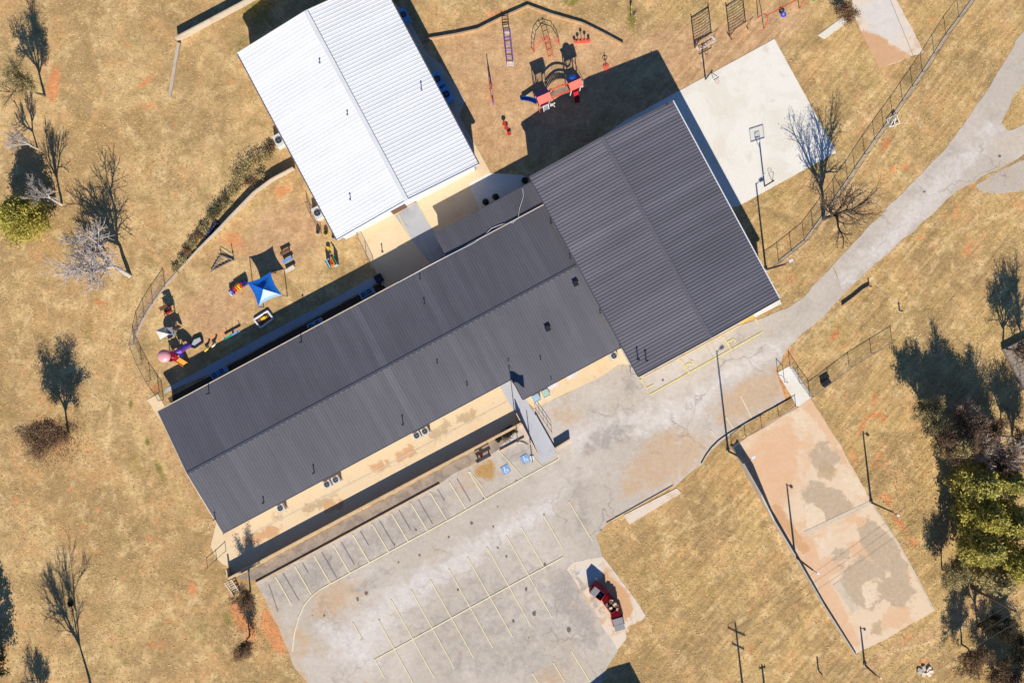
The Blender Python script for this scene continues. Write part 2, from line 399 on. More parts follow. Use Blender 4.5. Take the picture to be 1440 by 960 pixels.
M['white_trim'] = mat("white_trim", A(236, 236, 232), 0.5, 0.05, 1.0)
M['beige_trim'] = mat("beige_trim", A(220, 200, 172), 0.6, 0.08, 1.0)
M['char_trim'] = mat("charcoal_trim", A(84, 84, 92), 0.5, 0.06, 1.0)
M['ridge'] = mat("ridge_trim", A(106, 104, 110), 0.5, 0.1, 2.0)
M['wall_tan'] = mat("tan_wall", A(208, 184, 150), 0.8, 0.08, 1.2)
M['wall_white'] = mat("white_wall", A(222, 218, 212), 0.7, 0.05, 1.0)
M['door'] = mat("brown_door", A(110, 76, 56), 0.5, 0.08, 1.0)
M['glass'] = mat("dark_glass", (0.02, 0.025, 0.03, 1), 0.08, 0.05, 1.0, 0.0, 0.6)
M['black'] = mat("black_steel", A(42, 42, 46), 0.5, 0.1, 3.0)
M['steel'] = mat("galvanised_steel", A(150, 148, 144), 0.45, 0.1, 3.0, 0.6)
M['pole'] = mat("dark_pole", A(70, 66, 66), 0.5, 0.12, 2.0, 0.3)
M['rust'] = mat("rusty_brown", A(120, 80, 56), 0.8, 0.25, 3.0)
M['wood'] = mat("weathered_wood", A(164, 148, 130), 0.85, 0.25, 3.0)
M['timber'] = mat("timber_edging", A(196, 160, 120), 0.85, 0.2, 2.0)
M['polewood'] = mat("pole_wood", A(126, 102, 82), 0.85, 0.2, 2.0)
M['ac'] = mat("ac_cream_metal", A(226, 222, 210), 0.5, 0.05, 2.0)
M['ac_sky_tint'] = mat("ac_sky_tint_metal", A(110, 190, 250), 0.5, 0.04, 2.0)  # white casings standing in shade, blue skylight mixed into their colour
M['fan'] = mat("fan_grille", A(60, 70, 84), 0.4, 0.1, 3.0, 0.5)
def paint(n, r, g, b, rough=0.4): M[n] = mat("paint_" + n, A(r, g, b), rough, 0.1, 2.5)
paint('red', 214, 62, 44); paint('coral', 236, 108, 86); paint('maroon', 128, 16, 36); paint('purple', 96, 52, 112); paint('violet', 124, 78, 178)
paint('lilac', 204, 182, 220); paint('blue', 20, 88, 170); paint('navy', 40, 46, 120); paint('white', 240, 240, 238); paint('yellowp', 246, 206, 52)
paint('orange', 240, 150, 40); paint('teal', 40, 168, 140); paint('green', 40, 140, 84); paint('pinkp', 240, 168, 170); paint('skyblue', 120, 170, 224)
paint('brightblue', 44, 84, 220); paint('lightblue', 176, 206, 226); paint('darkred', 182, 30, 40); paint('lidgrey', 152, 150, 148, 0.6); paint('mint', 190, 214, 200)
M['canvas_blue'] = mat("blue_canvas", A(0, 104, 196), 0.7, 0.04, 1.0)
M['canvas_white'] = mat("white_canvas", A(238, 228, 206), 0.8, 0.05, 1.0)
M['card'] = mat("cardboard", A(210, 186, 150), 0.8, 0.2, 4.0)
M['bark_grey'] = mat("pale_bark", A(200, 188, 176), 0.9, 0.2, 4.0)
M['bark_brown'] = mat("brown_bark", A(120, 100, 84), 0.9, 0.25, 4.0)
M['bark_dark'] = mat("dark_bark", A(92, 78, 68), 0.9, 0.25, 4.0)
M['brush'] = mat("dry_brush", A(160, 128, 88), 0.95, 0.3, 2.0)
def leaf_mat(n, c1, c2):
    t = NT(n); p = t.pos(); f = t.noise(p, 0.9, 4, 0.7); h = t.n("ShaderNodeNewGeometry")
    c = t.mix(t.ss(f, 0.35, 0.65), c1, c2)
    c = t.mix(1.0, c, t.grey(t.ss(h.outputs["Random Per Island"], 0, 1, 0.7, 1.3)), 'MULTIPLY')
    t.l(c, t.b.inputs["Base Color"]); t.b.inputs["Roughness"].default_value = 0.8; t.b.inputs["Specular IOR Level"].default_value = 0.1
    tr = t.n("ShaderNodeBsdfTranslucent"); t.l(c, tr.inputs["Color"]); mx = t.n("ShaderNodeMixShader"); mx.inputs[0].default_value = 0.4
    out = t.t.nodes["Material Output"]; t.l(t.b.outputs[0], mx.inputs[1]); t.l(tr.outputs[0], mx.inputs[2]); t.l(mx.outputs[0], out.inputs["Surface"])
    return t.m
M['leaf_cedar'] = leaf_mat("cedar_leaf", (0.48, 0.41, 0.09, 1), (0.28, 0.25, 0.06, 1))
M['leaf_olive'] = leaf_mat("olive_leaf", (0.52, 0.46, 0.13, 1), (0.30, 0.27, 0.07, 1))
M['leaf_straw'] = leaf_mat("straw_leaf", (0.46, 0.38, 0.18, 1), (0.32, 0.26, 0.12, 1))
M['leaf_brown'] = leaf_mat("brown_leaf", (0.26, 0.155, 0.085, 1), (0.18, 0.12, 0.075, 1))
M['leaf_dark'] = leaf_mat("dark_leaf", (0.05, 0.045, 0.022, 1), (0.03, 0.032, 0.018, 1))
M['leaf_litter'] = leaf_mat("fallen_leaf", (0.30, 0.14, 0.06, 1), (0.20, 0.10, 0.05, 1))
def tuft_mat():
    t = NT("straw_tuft"); f = t.noise(t.pos(), 0.2, 4, 0.6); h = t.n("ShaderNodeNewGeometry")
    c = t.mix(t.ss(f, 0.42, 0.58), (0.42, 0.285, 0.125, 1), (0.35, 0.24, 0.105, 1))
    c = t.mix(1.0, c, t.grey(t.ss(h.outputs["Random Per Island"], 0, 1, 0.8, 1.15)), 'MULTIPLY')
    t.l(c, t.b.inputs["Base Color"]); t.b.inputs["Roughness"].default_value = 0.9; t.b.inputs["Specular IOR Level"].default_value = 0.05; return t.m
M['tuft'] = tuft_mat()
M['leaf_green'] = leaf_mat("grey_green_leaf", (0.16, 0.155, 0.075, 1), (0.11, 0.105, 0.055, 1))

# ------------------------------------------------------------------ ground
def ground():
    def axis(lim, st):
        a = list(np.arange(-lim, lim + 1e-6, st)); d = st; x = lim; ex = []
        while x < 480: d *= 1.6; x += d; ex.append(x)
        return np.array([-e for e in reversed(ex)] + a + ex)
    xs = axis(70, 0.4); ys = axis(48, 0.4)
    X, Y = np.meshgrid(xs, ys); nx, ny = len(xs), len(ys)
    PX = X / S + 720; PY = 480 - Y / S
    ch = {k: np.zeros_like(X) for k in ('dirt', 'green', 'sand', 'gold', 'track')}
    def blob(c, x, y, rx, ry=None, ang=0, amp=1.0):
        ry = ry or rx; a = math.radians(ang)
        u = (PX - x) * math.cos(a) + (PY - y) * math.sin(a); v = -(PX - x) * math.sin(a) + (PY - y) * math.cos(a)
        ch[c] = np.maximum(ch[c], amp * np.exp(-((u / rx) ** 2 + (v / ry) ** 2)))
    def stroke(c, pts, r, amp=1.0):
        for (a, b) in zip(pts[:-1], pts[1:]):
            L = max(1e-3, math.hypot(b[0] - a[0], b[1] - a[1]))
            t = np.clip(((PX - a[0]) * (b[0] - a[0]) + (PY - a[1]) * (b[1] - a[1])) / L ** 2, 0, 1)
            d = np.hypot(PX - a[0] - t * (b[0] - a[0]), PY - a[1] - t * (b[1] - a[1]))
            ch[c] = np.maximum(ch[c], amp * np.exp(-(d / r) ** 2))
    # golden lawn to the east and south
    ch['gold'] = np.clip((PX - 820) / 140, 0, 1) * 0.9 + 0.05
    for a in [(1200, 120, 160, 90, -50, 1), (1330, 400, 130, 70, 0, 1), (1000, 800, 140, 90, 0, 0.8)]: blob('gold', *a)
    # bare soil
    for a in [(75, 120, 10, 30, 5, .95), (210, 150, 22, 10, 0, .55), (205, 115, 20, 6, -35, .7), (340, 90, 14, 10, 0, .6), (330, 340, 22, 14, 30, .8),
              (352, 350, 26, 18, 0, .6), (425, 320, 28, 22, 30, .85), (395, 360, 14, 26, 0, .7), (330, 420, 30, 12, -30, .6), (395, 270, 22, 12, -30, .7), (240, 445, 20, 14, 0, .35),
              (350, 415, 24, 14, -30, .55), (310, 470, 30, 8, -28, .8), (140, 425, 12, 6, 20, .7), (345, 875, 40, 16, 65, .75), (385, 890, 14, 40, -25, .95), (330, 855, 14, 18, 0, .6), (75, 620, 26, 14, 0, .7),
              (220, 545, 12, 10, 0, .6), (700, 20, 40, 10, -10, .6), (690, 130, 16, 34, -5, .75), (770, 110, 60, 40, -20, .35), (650, 20, 30, 20, 0, .3), (1055, 48, 30, 8, -25, .8),
              (1020, 45, 30, 10, -25, .5), (1240, 75, 20, 20, 0, .4), (1245, 205, 6, 14, 25, .9), (1275, 235, 6, 6, 0, .9), (1310, 25, 5, 10, 15, .7), (1255, 240, 8, 12, 20, .6), (1368, 262, 4, 4, 0, 1),
              (1295, 335, 6, 3, 30, .9), (1315, 345, 8, 3, 25, .9), (1360, 350, 4, 10, 0, .8), (1345, 300, 6, 18, 10, .55), (1175, 470, 6, 12, 25, .9), (1187, 488, 12, 6, -20, .6), (1095, 545, 16, 26, -25, .85), (1110, 500, 16, 14, 0, .6),
              (1230, 560, 3, 14, 5, 1.1), (1212, 600, 4, 16, 25, 1.1), (1232, 583, 14, 4, 5, 1.1), (1243, 590, 4, 10, 0, .9), (1248, 702, 6, 12, -25, 1), (1265, 735, 6, 18, -30, 1), (1284, 762, 5, 9, -30, 1), (1275, 898, 12, 3, -45, 1),
              (1240, 650, 22, 30, 0, .45), (1200, 640, 10, 20, -20, .55), (1055, 910, 8, 16, 0, .55), (1075, 720, 5, 8, 0, .8), (1300, 930, 14, 6, 0, .6), (1180, 925, 30, 14, -20, .4), (965, 895, 14, 8, 0, .3), (1440, 290, 20, 12, 0, .6),
              (245, 870, 30, 10, -10, .4), (270, 825, 8, 10, 0, .8), (210, 757, 6, 6, 0, .8), (118, 742, 10, 6, 0, .6), (135, 775, 22, 3, -8, .6), (880, 765, 12, 6, 0, .3), (225, 905, 34, 12, 8, .45), (20, 705, 14, 8, 0, .5), (990, 645, 14, 10, -30, .5)]: blob(*(('dirt',) + a))
    r2 = random.Random(3)
    for i in range(150):
        blob('dirt', r2.uniform(0, 1440), r2.uniform(0, 960), r2.uniform(1.6, 5), r2.uniform(1.5, 4), r2.uniform(0, 180), r2.uniform(.6, 1.0))
    # trodden sandy ground
    for a in [(740, 150, 130, 75, -20, 1.1), (700, 80, 90, 60, 0, .9), (920, 100, 110, 55, -25, 1.1), (1050, 55, 100, 34, -25, 1.0), (620, 90, 40, 70, -28, .4), (840, 80, 80, 55, 0, .9), (400, 330, 80, 50, -30, .8), (310, 430, 70, 50, -30, .75)]: blob(*(('sand',) + a))
    stroke('sand', [(330, 800), (300, 740), (240, 640), (205, 590), (195, 530)], 14, .45)
    stroke('sand', [(185, 480), (215, 415), (260, 365)], 12, .55)
    stroke('sand', [(1075, 485), (1130, 440), (1190, 400)], 8, .5); stroke('sand', [(1220, 935), (1330, 880), (1440, 800)], 18, .5)
    for pts in ([(1225, 390), (1262, 430), (1290, 480)], [(1245, 380), (1300, 440), (1325, 500)], [(1300, 350), (1360, 320), (1440, 290)], [(1250, 470), (1300, 400), (1330, 340)], [(1095, 750), (1150, 840), (1190, 905)], [(1080, 740), (1135, 835), (1170, 900)], [(1060, 700), (1120, 800)], [(930, 760), (1000, 730), (1050, 690)],
                [(185, 470), (160, 540), (150, 640), (170, 740), (230, 820), (300, 860)], [(200, 420), (150, 470), (120, 430)], [(120, 20), (150, 120), (200, 220), (280, 300)], [(1180, 440), (1130, 480), (1110, 510)], [(1320, 60), (1280, 130), (1220, 220), (1150, 330)], [(1345, 60), (1300, 130), (1240, 225), (1170, 330)], [(1225, 925), (1320, 900), (1440, 830)]): stroke('track', pts, 4.5, .9)
    # green
    for a in [(888, 28, 8, 26, -4, 1.1), (803, 0, 14, 12, 0, 1), (184, 568, 4, 8, 0, 1.1), (208, 622, 5, 10, -20, .9), (224, 660, 6, 20, -28, 1), (30, 125, 20, 16, 0, .6), (340, 60, 20, 30, 0, .6), (115, 185, 20, 14, 0, .35), (300, 200, 60, 40, 0, .35),
              (140, 110, 40, 30, 0, .35), (280, 890, 40, 26, 0, .5), (320, 870, 10, 16, 0, .8), (905, 800, 10, 16, 0, .6), (1030, 660, 40, 20, 40, .35), (1190, 560, 40, 30, 0, .35), (1150, 470, 40, 20, -30, .35), (1375, 330, 30, 20, 0, .4),
              (1290, 890, 50, 12, -25, .45), (1360, 930, 30, 20, 0, .5), (1215, 100, 40, 30, 0, .5), (1170, 130, 30, 30, 0, .35), (320, 925, 60, 30, 0, .4), (240, 300, 50, 40, 0, .3), (90, 520, 40, 60, 0, .25), (100, 700, 60, 40, 0, .3), (360, 12, 40, 40, 0, .8)]: blob(*(('green',) + a))
    for i in range(60):
        blob('green', r2.uniform(0, 1440), r2.uniform(0, 960), r2.uniform(8, 40), r2.uniform(8, 30), r2.uniform(0, 180), r2.uniform(.15, .45))
    vs = np.stack([X.ravel(), Y.ravel(), np.zeros(X.size)], 1)
    i = np.arange(nx * ny).reshape(ny, nx)
    q = np.stack([i[:-1, :-1].ravel(), i[:-1, 1:].ravel(), i[1:, 1:].ravel(), i[1:, :-1].ravel()], 1)
    me = bpy.data.meshes.new("ground")
    me.vertices.add(len(vs)); me.vertices.foreach_set("co", vs.ravel())
    me.loops.add(q.size); me.loops.foreach_set("vertex_index", q.ravel().astype(np.int32))
    me.polygons.add(len(q)); me.polygons.foreach_set("loop_start", np.arange(0, q.size, 4, dtype=np.int32)); me.polygons.foreach_set("loop_total", np.full(len(q), 4, dtype=np.int32))
    me.update(calc_edges=True)
    for k, v in ch.items():
        a = me.attributes.new(k, 'FLOAT', 'POINT'); a.data.foreach_set("value", v.ravel().astype(np.float32))
    me.materials.append(M['ground'])
    o = bpy.data.objects.new("ground", me); C.objects.link(o); tag(o, kind='structure')
ground()

# ------------------------------------------------------------------ paved surfaces
ZA = 0.02
parking = sheet('parking_lot', [(360, 821), (618, 679), (664, 651), (700, 632), (728, 600), (740, 580), (753, 574), (846, 529), (862, 515), (880, 505), (900, 533), (1041, 457), (1062, 450), (1075, 447), (1090, 440), (1108, 432), (1128, 419), (1171, 373), (1186, 414), (1150, 452),
     (1130, 468), (1107, 489), (1092, 520), (1105, 562), (1080, 577), (1060, 590), (1025, 612), (1003, 630), (987, 652), (946, 684), (853, 736), (839, 754), (848, 782), (880, 825), (908, 866), (868, 914), (854, 937), (846, 960), (820, 1060), (480, 1060), (432, 960), (415, 938), (394, 888), (373, 842)], ZA, M['asphalt'], rag=0.16, seed=1)
drive = sheet('driveway', [(1171, 373), (1220, 320), (1269, 271), (1321, 219), (1345, 189), (1387, 130), (1430, 58), (1480, -20), (1540, -20), (1440, 118), (1426, 133), (1409, 172), (1416, 183), (1440, 177), (1540, 150), (1540, 190), (1440, 219), (1394, 242), (1347, 268), (1293, 317), (1254, 351), (1222, 380), (1186, 414)], ZA, M['asphalt'], rag=0.18, seed=2)
sheet('gravel_apron', [(1372, 262), (1398, 246), (1440, 224), (1500, 210), (1500, 262), (1440, 266), (1410, 272), (1385, 270)], ZA - 0.006, M['gravel'], rag=0.3, seed=3)
# road worn spots and drifts of sand
PM = [('sand', [(880, 660), (905, 620), (950, 600), (985, 612), (1000, 622), (985, 655), (945, 680), (890, 700), (868, 695)]),
                ('sand', [(1005, 590), (1010, 560), (1040, 535), (1080, 520), (1105, 515), (1108, 555), (1080, 572), (1050, 590), (1020, 605)]),
                ('sand', [(785, 590), (775, 575), (800, 570), (820, 585), (800, 600)]),
                ('sand', [(412, 905), (395, 885), (425, 880), (440, 900), (428, 925)]), ('sand', [(440, 835), (470, 815), (520, 820), (500, 850), (460, 870), (430, 870)]),
                ('sand', [(755, 945), (785, 930), (800, 950), (780, 975), (755, 970)]), ('sand', [(640, 690), (665, 655), (690, 640), (700, 660), (696, 672), (672, 676)]),
                ('pale', [(800, 610), (870, 580), (960, 560), (1010, 520), (1080, 485), (1120, 470), (1100, 500), (1010, 550), (930, 590), (850, 620), (810, 640)]),
                ('pale', [(480, 890), (560, 820), (660, 760), (760, 700), (800, 690), (760, 740), (640, 810), (560, 870), (510, 930)]),
                ('pale', [(450, 880), (500, 870), (540, 900), (520, 940), (470, 930)]),
                ('darkst', [(816, 640), (830, 610), (860, 590), (890, 600), (870, 625), (835, 640)]), ('darkst', [(770, 800), (800, 800), (830, 850), (850, 900), (830, 920), (800, 880), (770, 840)]),
                ('darkst', [(490, 830), (540, 800), (560, 795), (550, 812), (510, 838)]), ('darkst', [(870, 530), (890, 520), (905, 545), (885, 560)]), ('darkst', [(640, 690), (600, 700), (560, 730), (530, 760), (560, 760), (610, 730)]),
                ('darkst', [(400, 810), (440, 795), (500, 770), (520, 775), (470, 805), (420, 835)]), ('darkst', [(805, 690), (815, 660), (822, 700), (830, 740), (815, 745)]),
                ('darkst', [(1020, 480), (1040, 462), (1050, 470), (1036, 485)]), ('darkst', [(700, 640), (745, 618), (750, 640), (720, 655)])]
PM = [({'darkst': 'dark'}.get(c_, c_), pts, {'sand': 13, 'pale': 14, 'darkst': 9}[c_], {'sand': .85, 'pale': .8, 'darkst': .75}[c_]) for c_, pts in PM]
PM += [('straw', [(664, 660), (690, 645), (698, 660), (694, 675), (680, 678), (668, 668)], 4, 1), ('dark', [(360, 822), (480, 757), (620, 685), (640, 725), (540, 777), (449, 829), (380, 860)], 10, .6), ('sand', [(395, 885), (373, 842), (384, 840), (405, 890), (436, 960), (425, 960)], 4, .8),
       ('dark', [(560, 870), (640, 830), (740, 780), (790, 800), (840, 900), (800, 960), (640, 960)], 20, .42), ('pale', [(880, 600), (960, 560), (1000, 540), (1010, 560), (960, 590), (890, 625)], 10, .8)]
painted(parking, PM)
painted(drive, [('pale', [(1150, 430), (1200, 370), (1260, 310), (1330, 240), (1390, 170), (1410, 180), (1350, 255), (1280, 325), (1210, 395)], 12, .7), ('dark', [(1171, 380), (1220, 330), (1269, 280), (1345, 199), (1360, 170), (1340, 215), (1270, 290), (1200, 360)], 8, .55), ('dark', [(1190, 405), (1250, 350), (1260, 352), (1195, 415)], 6, .5)])
k = 0
for (x, y, r) in [(515, 834, 4.5), (503, 842, 4), (439, 865, 2), (456, 865, 3), (534, 871, 2), (508, 899, 2), (663, 735, 4), (694, 740, 2.5), (631, 755, 2), (712, 782, 2.5), (740, 828, 4), (752, 862, 5), (722, 873, 4), (800, 885, 6), (644, 829, 2.5), (766, 793, 4), (765, 723, 2), (932, 534, 3), (680, 700, 2), (590, 780, 3), (560, 790, 2.5), (726, 675, 2), (845, 745, 2), (700, 770, 2), (700, 712, 1.8), (744, 896, 2), (585, 745, 2.5), (555, 765, 2), (625, 735, 2)]:
    k += 1
    patch('oil_spot', [(x + r * 1.0 * math.cos(a) * (0.5 + 0.5 * rng.random()), y + r * 1.0 * math.sin(a)) for a in np.linspace(0, 2 * math.pi, 9)[:-1]], ZA + 0.020 + 0.0004 * k, M['oil'], parking, seed=k, rag=0.05)
for (x, y, r) in [(1300, 270, 2), (1406, 220, 2.5)]:
    k += 1
    patch('oil_spot', [(x + r * 1.4 * math.cos(a), y + r * math.sin(a)) for a in np.linspace(0, 2 * math.pi, 9)[:-1]], ZA + 0.02 + 0.0004 * k, M['oil'], drive, seed=k, rag=0.05)

# painted markings
ZL = ZA + 0.0475
def strip(pts, w, z, m, name, parent):
    """painted strip along pixel polyline"""
    P = [W(x, y, z) for x, y in pts]; vs = []; n = len(P)
    for i, p in enumerate(P):
        d = (P[min(i + 1, n - 1)] - P[max(i - 1, 0)]).normalized(); s = Vector((-d.y, d.x, 0))
        vs += [p + s * w / 2, p - s * w / 2]
    mb = MB(); mb.add(vs, [(2 * i, 2 * i + 1, 2 * i + 3, 2 * i + 2) for i in range(n - 1)])
    return mb.build(name, m, parent)
row1 = [((387 + 27.2 * i, 810 - 14.75 * i), (410.5 + 27.2 * i, 850.5 - 15.0 * i)) for i in range(11)]
for i, (a, b) in enumerate(row1): strip([a, b], 0.15, ZL, M['line'], 'parking_line', parking)
for a, b in [((700, 610 + 22), (736, 671)), ((747, 640), (762, 656)), ((660, 662), (680, 676 + 20 * 0 + 10)), ]:
    strip([a, b], 0.11, ZL, M['line'], 'parking_line', parking)
strip([(449, 829), (545, 777), (640, 726), (700, 692), (786, 645)], 0.17, ZL + 0.001, M['line'], 'parking_line', parking)
strip([(786, 645), (785, 638)], 0.13, ZL + 0.002, M['line'], 'parking_line', parking)
strip([(449.3, 829), (438, 838), (428, 850), (420, 868), (414, 890), (411, 916)], 0.16, ZL, M['line'], 'parking_line', parking)
strip([(526, 928), (605, 885), (700, 833), (792, 783)], 0.17, ZL + 0.001, M['line'], 'parking_line', parking)
for a, b in [((496, 875), (511, 901)), ((527, 927), (541, 953)), ((532, 871), (582, 962)), ((550, 843), (611, 953)), ((578, 829), (639, 939)), ((605, 815), (666, 924)), ((631, 800), (693, 910)), ((657, 783), (721, 895)), ((685, 769), (747, 880)), ((712, 753), (776, 867)),
             ((733, 741), (764, 795)), ((765, 725), (791, 771)), ((800, 705), (833, 760)), ((749, 946), (757, 960)), ((778, 931), (794, 958)), ((803, 914), (830, 958)), ((1041, 556), (1057, 587)), ((1021, 586), (1031, 602)), ((1000, 605), (1006, 615))]:
    strip([a, b], 0.13, ZL, M['line'], 'parking_line', parking)
for i in range(10):   # dark joints between the stalls
    x, y = 398 + 27.2 * i, 806 - 14.75 * i
    L = (0.95, 0.35, 0.9, 0.8, 0.5, 0.9, 0.7, 0.85, 0.4, 0.8)[i]
    strip([(x, y), (x + 23.5 * L, y + 40 * L)], 0.10, ZL - 0.004, M['tar'], 'tar_seam', parking)
strip([(378, 822), (391, 860)], 0.1, ZL - 0.004, M['tar'], 'tar_seam', parking)
for pts in ([(901, 533), (914, 555), (1072, 467), (1062, 448)], [(904, 530.5), (1041, 457.5)]):
    strip(pts, 0.2, ZL, M['yline'], 'parking_line', parking)
for a, b in [((957, 506), (969, 523.5)), ((1017, 473), (1027.5, 491))]: strip([a, b], 0.16, ZL + 0.001, M['yline'], 'parking_line', parking)
def digit(txt, x, y, h, rot):
    cu = bpy.data.curves.new("digit", 'FONT'); cu.body = txt; cu.size = h; cu.align_x = 'CENTER'; cu.align_y = 'CENTER'; cu.offset = 0.02
    tmp = bpy.data.objects.new("digit", cu); C.objects.link(tmp)
    dg = bpy.context.evaluated_depsgraph_get(); me = bpy.data.meshes.new_from_object(tmp.evaluated_get(dg))
    bpy.data.objects.remove(tmp); me.materials.clear(); me.materials.append(M['yline'])
    o = bpy.data.objects.new("stall_number", me); C.objects.link(o); o.parent = parking; o.location = W(x, y, ZL + 0.002); o.rotation_euler = (0, 0, rot)
for t_, x, y in (("1", 915, 543), ("2", 970.5, 512), ("3", 1029, 480)): digit(t_, x, y, 1.5, AX + math.pi / 2)
for (x, y) in ((711, 660), (738.5, 645)):       # wheelchair symbols
    r = AX; c = W(x, y, ZL + 0.001)
    def rp(u, v, z=0.0): return c + Vector((u * math.cos(r) - v * math.sin(r), u * math.sin(r) + v * math.cos(r), z))
    mb = MB(); mb.add([rp(-.5, -.5), rp(.5, -.5), rp(.5, .5), rp(-.5, .5)], [(0, 1, 2, 3)])
    M.setdefault('access', concrete_mat("faded_blue_paint", A(140, 180, 220), A(120, 166, 214), A(176, 190, 200), 1.5))
    sq = mb.build('access_symbol', M['access'], parking)
    mb = MB(); z = 0.003
    ring = [(rp(math.cos(a) * .24 - .02, math.sin(a) * .24 - .14, z), rp(math.cos(a) * .16 - .02, math.sin(a) * .16 - .14, z)) for a in np.linspace(2.0, 6.6, 14)]
    vs = [p for q in ring for p in q]; mb.add(vs, [(2 * i, 2 * i + 1, 2 * i + 3, 2 * i + 2) for i in range(13)])
    mb.add([rp(-.12, -.1, z), rp(0, -.1, z), rp(0, .28, z), rp(-.12, .28, z)], [(0, 1, 2, 3)])
    mb.add([rp(-.06 + .07 * math.cos(a), .37 + .07 * math.sin(a), z) for a in np.linspace(0, 2 * math.pi, 10)[:-1]], [tuple(range(9))])
    mb.add([rp(0, -.02, z + .001), rp(.22, -.02, z + .001), rp(.36, -.34, z + .001), rp(.25, -.36, z + .001), rp(.16, -.1, z + .001), rp(0, -.1, z + .001)], [tuple(range(6))[::-1]])
    mb.build('wheelchair_mark', M['white'], sq)

# slabs
patio = sheet('patio', [(296, 768), (306, 786), (313, 793), (322, 796), (328, 812), (735, 596), (733, 594), (703, 543), (690, 500), (400, 640), (315, 690)], 0.05, M['patio'], rag=0.0, depth=0.12)
strip([(352, 751), (560, 645.5), (713, 564)], 0.14, 0.058, M['walk'], 'slab_joint', patio)
painted(patio, [('silt' if i % 2 else 'soil', pts, 5, .85) for i, pts in enumerate([[(335, 760), (380, 735), (400, 745), (350, 772)], [(420, 715), (470, 690), (480, 700), (430, 725)], [(550, 640), (580, 622), (585, 640), (560, 655)], [(600, 605), (630, 590), (640, 600), (610, 622)], [(455, 705), (490, 700), (480, 716), (450, 722)], [(640, 585), (670, 572), (672, 590), (650, 600)], [(520, 655), (545, 643), (550, 655), (530, 668)], [(380, 725), (400, 715), (405, 720), (390, 733)]])])
sheet('front_walk', [(737, 562), (752, 574), (846, 529), (870, 512), (885, 512), (868, 480), (760, 520), (715, 528)], 0.045, M['patio'], depth=0.1)
sheet('end_slab', [(207, 562), (222, 554), (240, 585), (226, 592)], 0.05, M['patio'], depth=0.1)
gymwalk = sheet('gym_sidewalk', [(890, 500), (897, 529), (902, 532), (908, 530), (1041, 457), (1062, 440), (1030, 400), (900, 470)], 0.12, M['walk'], depth=0.14)
sheet('kerb_ramp', [(1041, 456.5), (1061, 446), (1063, 436), (1036, 447)], 0.125, M['yellow'], depth=0.1)
sheet('corner_pad', [(1062, 446), (1099, 427), (1094, 414), (1055, 434)], 0.13, M['court'], depth=0.1)
sheet('north_walk', [(230, 553), (233, 546), (535, 384), (541, 392), (300, 524)], 0.05, M['greyslab'], depth=0.1)
M['soil_shade'] = mat('soil_painted_shade', A(92, 72, 58), 0.95, 0.3, 3.0, bump=.3)
sheet('painted_shade_strip', [(236, 560), (300, 526), (541, 394), (552, 406), (300, 545), (245, 575)], 0.02, M['soil_shade'])  # shade at the wall foot, painted in as a strip of darker soil
court = sheet('basketball_court', [(1089, 55), (1176, 214), (1038, 290), (980, 300), (900, 250), (800, 226), (878, 170)], 0.04, M['court'], depth=0.1)
yard = sheet('courtyard', [(500, 330), (528, 381), (545, 410), (640, 360), (780, 300), (750, 262), (737, 246), (690, 243), (668, 203), (600, 90), (552, 60), (520, 280)], 0.04, M['patio'], depth=0.1)
sheet('courtyard_strip', [(555, 303), (586, 284), (604, 315), (630, 358), (606, 372), (575, 332)], 0.046, M['greyslab'], parent=yard)
sheet('courtyard_strip', [(659, 258), (686, 244), (735, 247), (745, 262), (700, 292), (676, 298)], 0.046, M['court'], parent=yard)
for pts in ([(559, 300), (575, 331)], [(587, 285), (604, 315)], [(590, 335), (611, 370)], [(613, 330), (628, 358)], [(614, 328), (682, 290)]):
    strip(pts, 0.12, 0.052, M['yline'], 'yellow_line', yard)
epath = sheet('east_path', [(548, 0), (569, 17), (602, 77), (620, 90), (654, 141), (646, 163), (668, 205), (660, 215), (600, 130), (530, -20)], 0.048, M['walk'], depth=0.1)
oldc = sheet('old_court', [(1030, 627), (1119, 571), (1139, 559), (1153, 580), (1170, 607), (1200, 658), (1225, 705), (1262, 761), (1290, 812), (1315, 858), (1260, 890), (1203, 919), (1116, 780)], 0.03, M['oldslab'], rag=0.1, seed=5, depth=0.05)
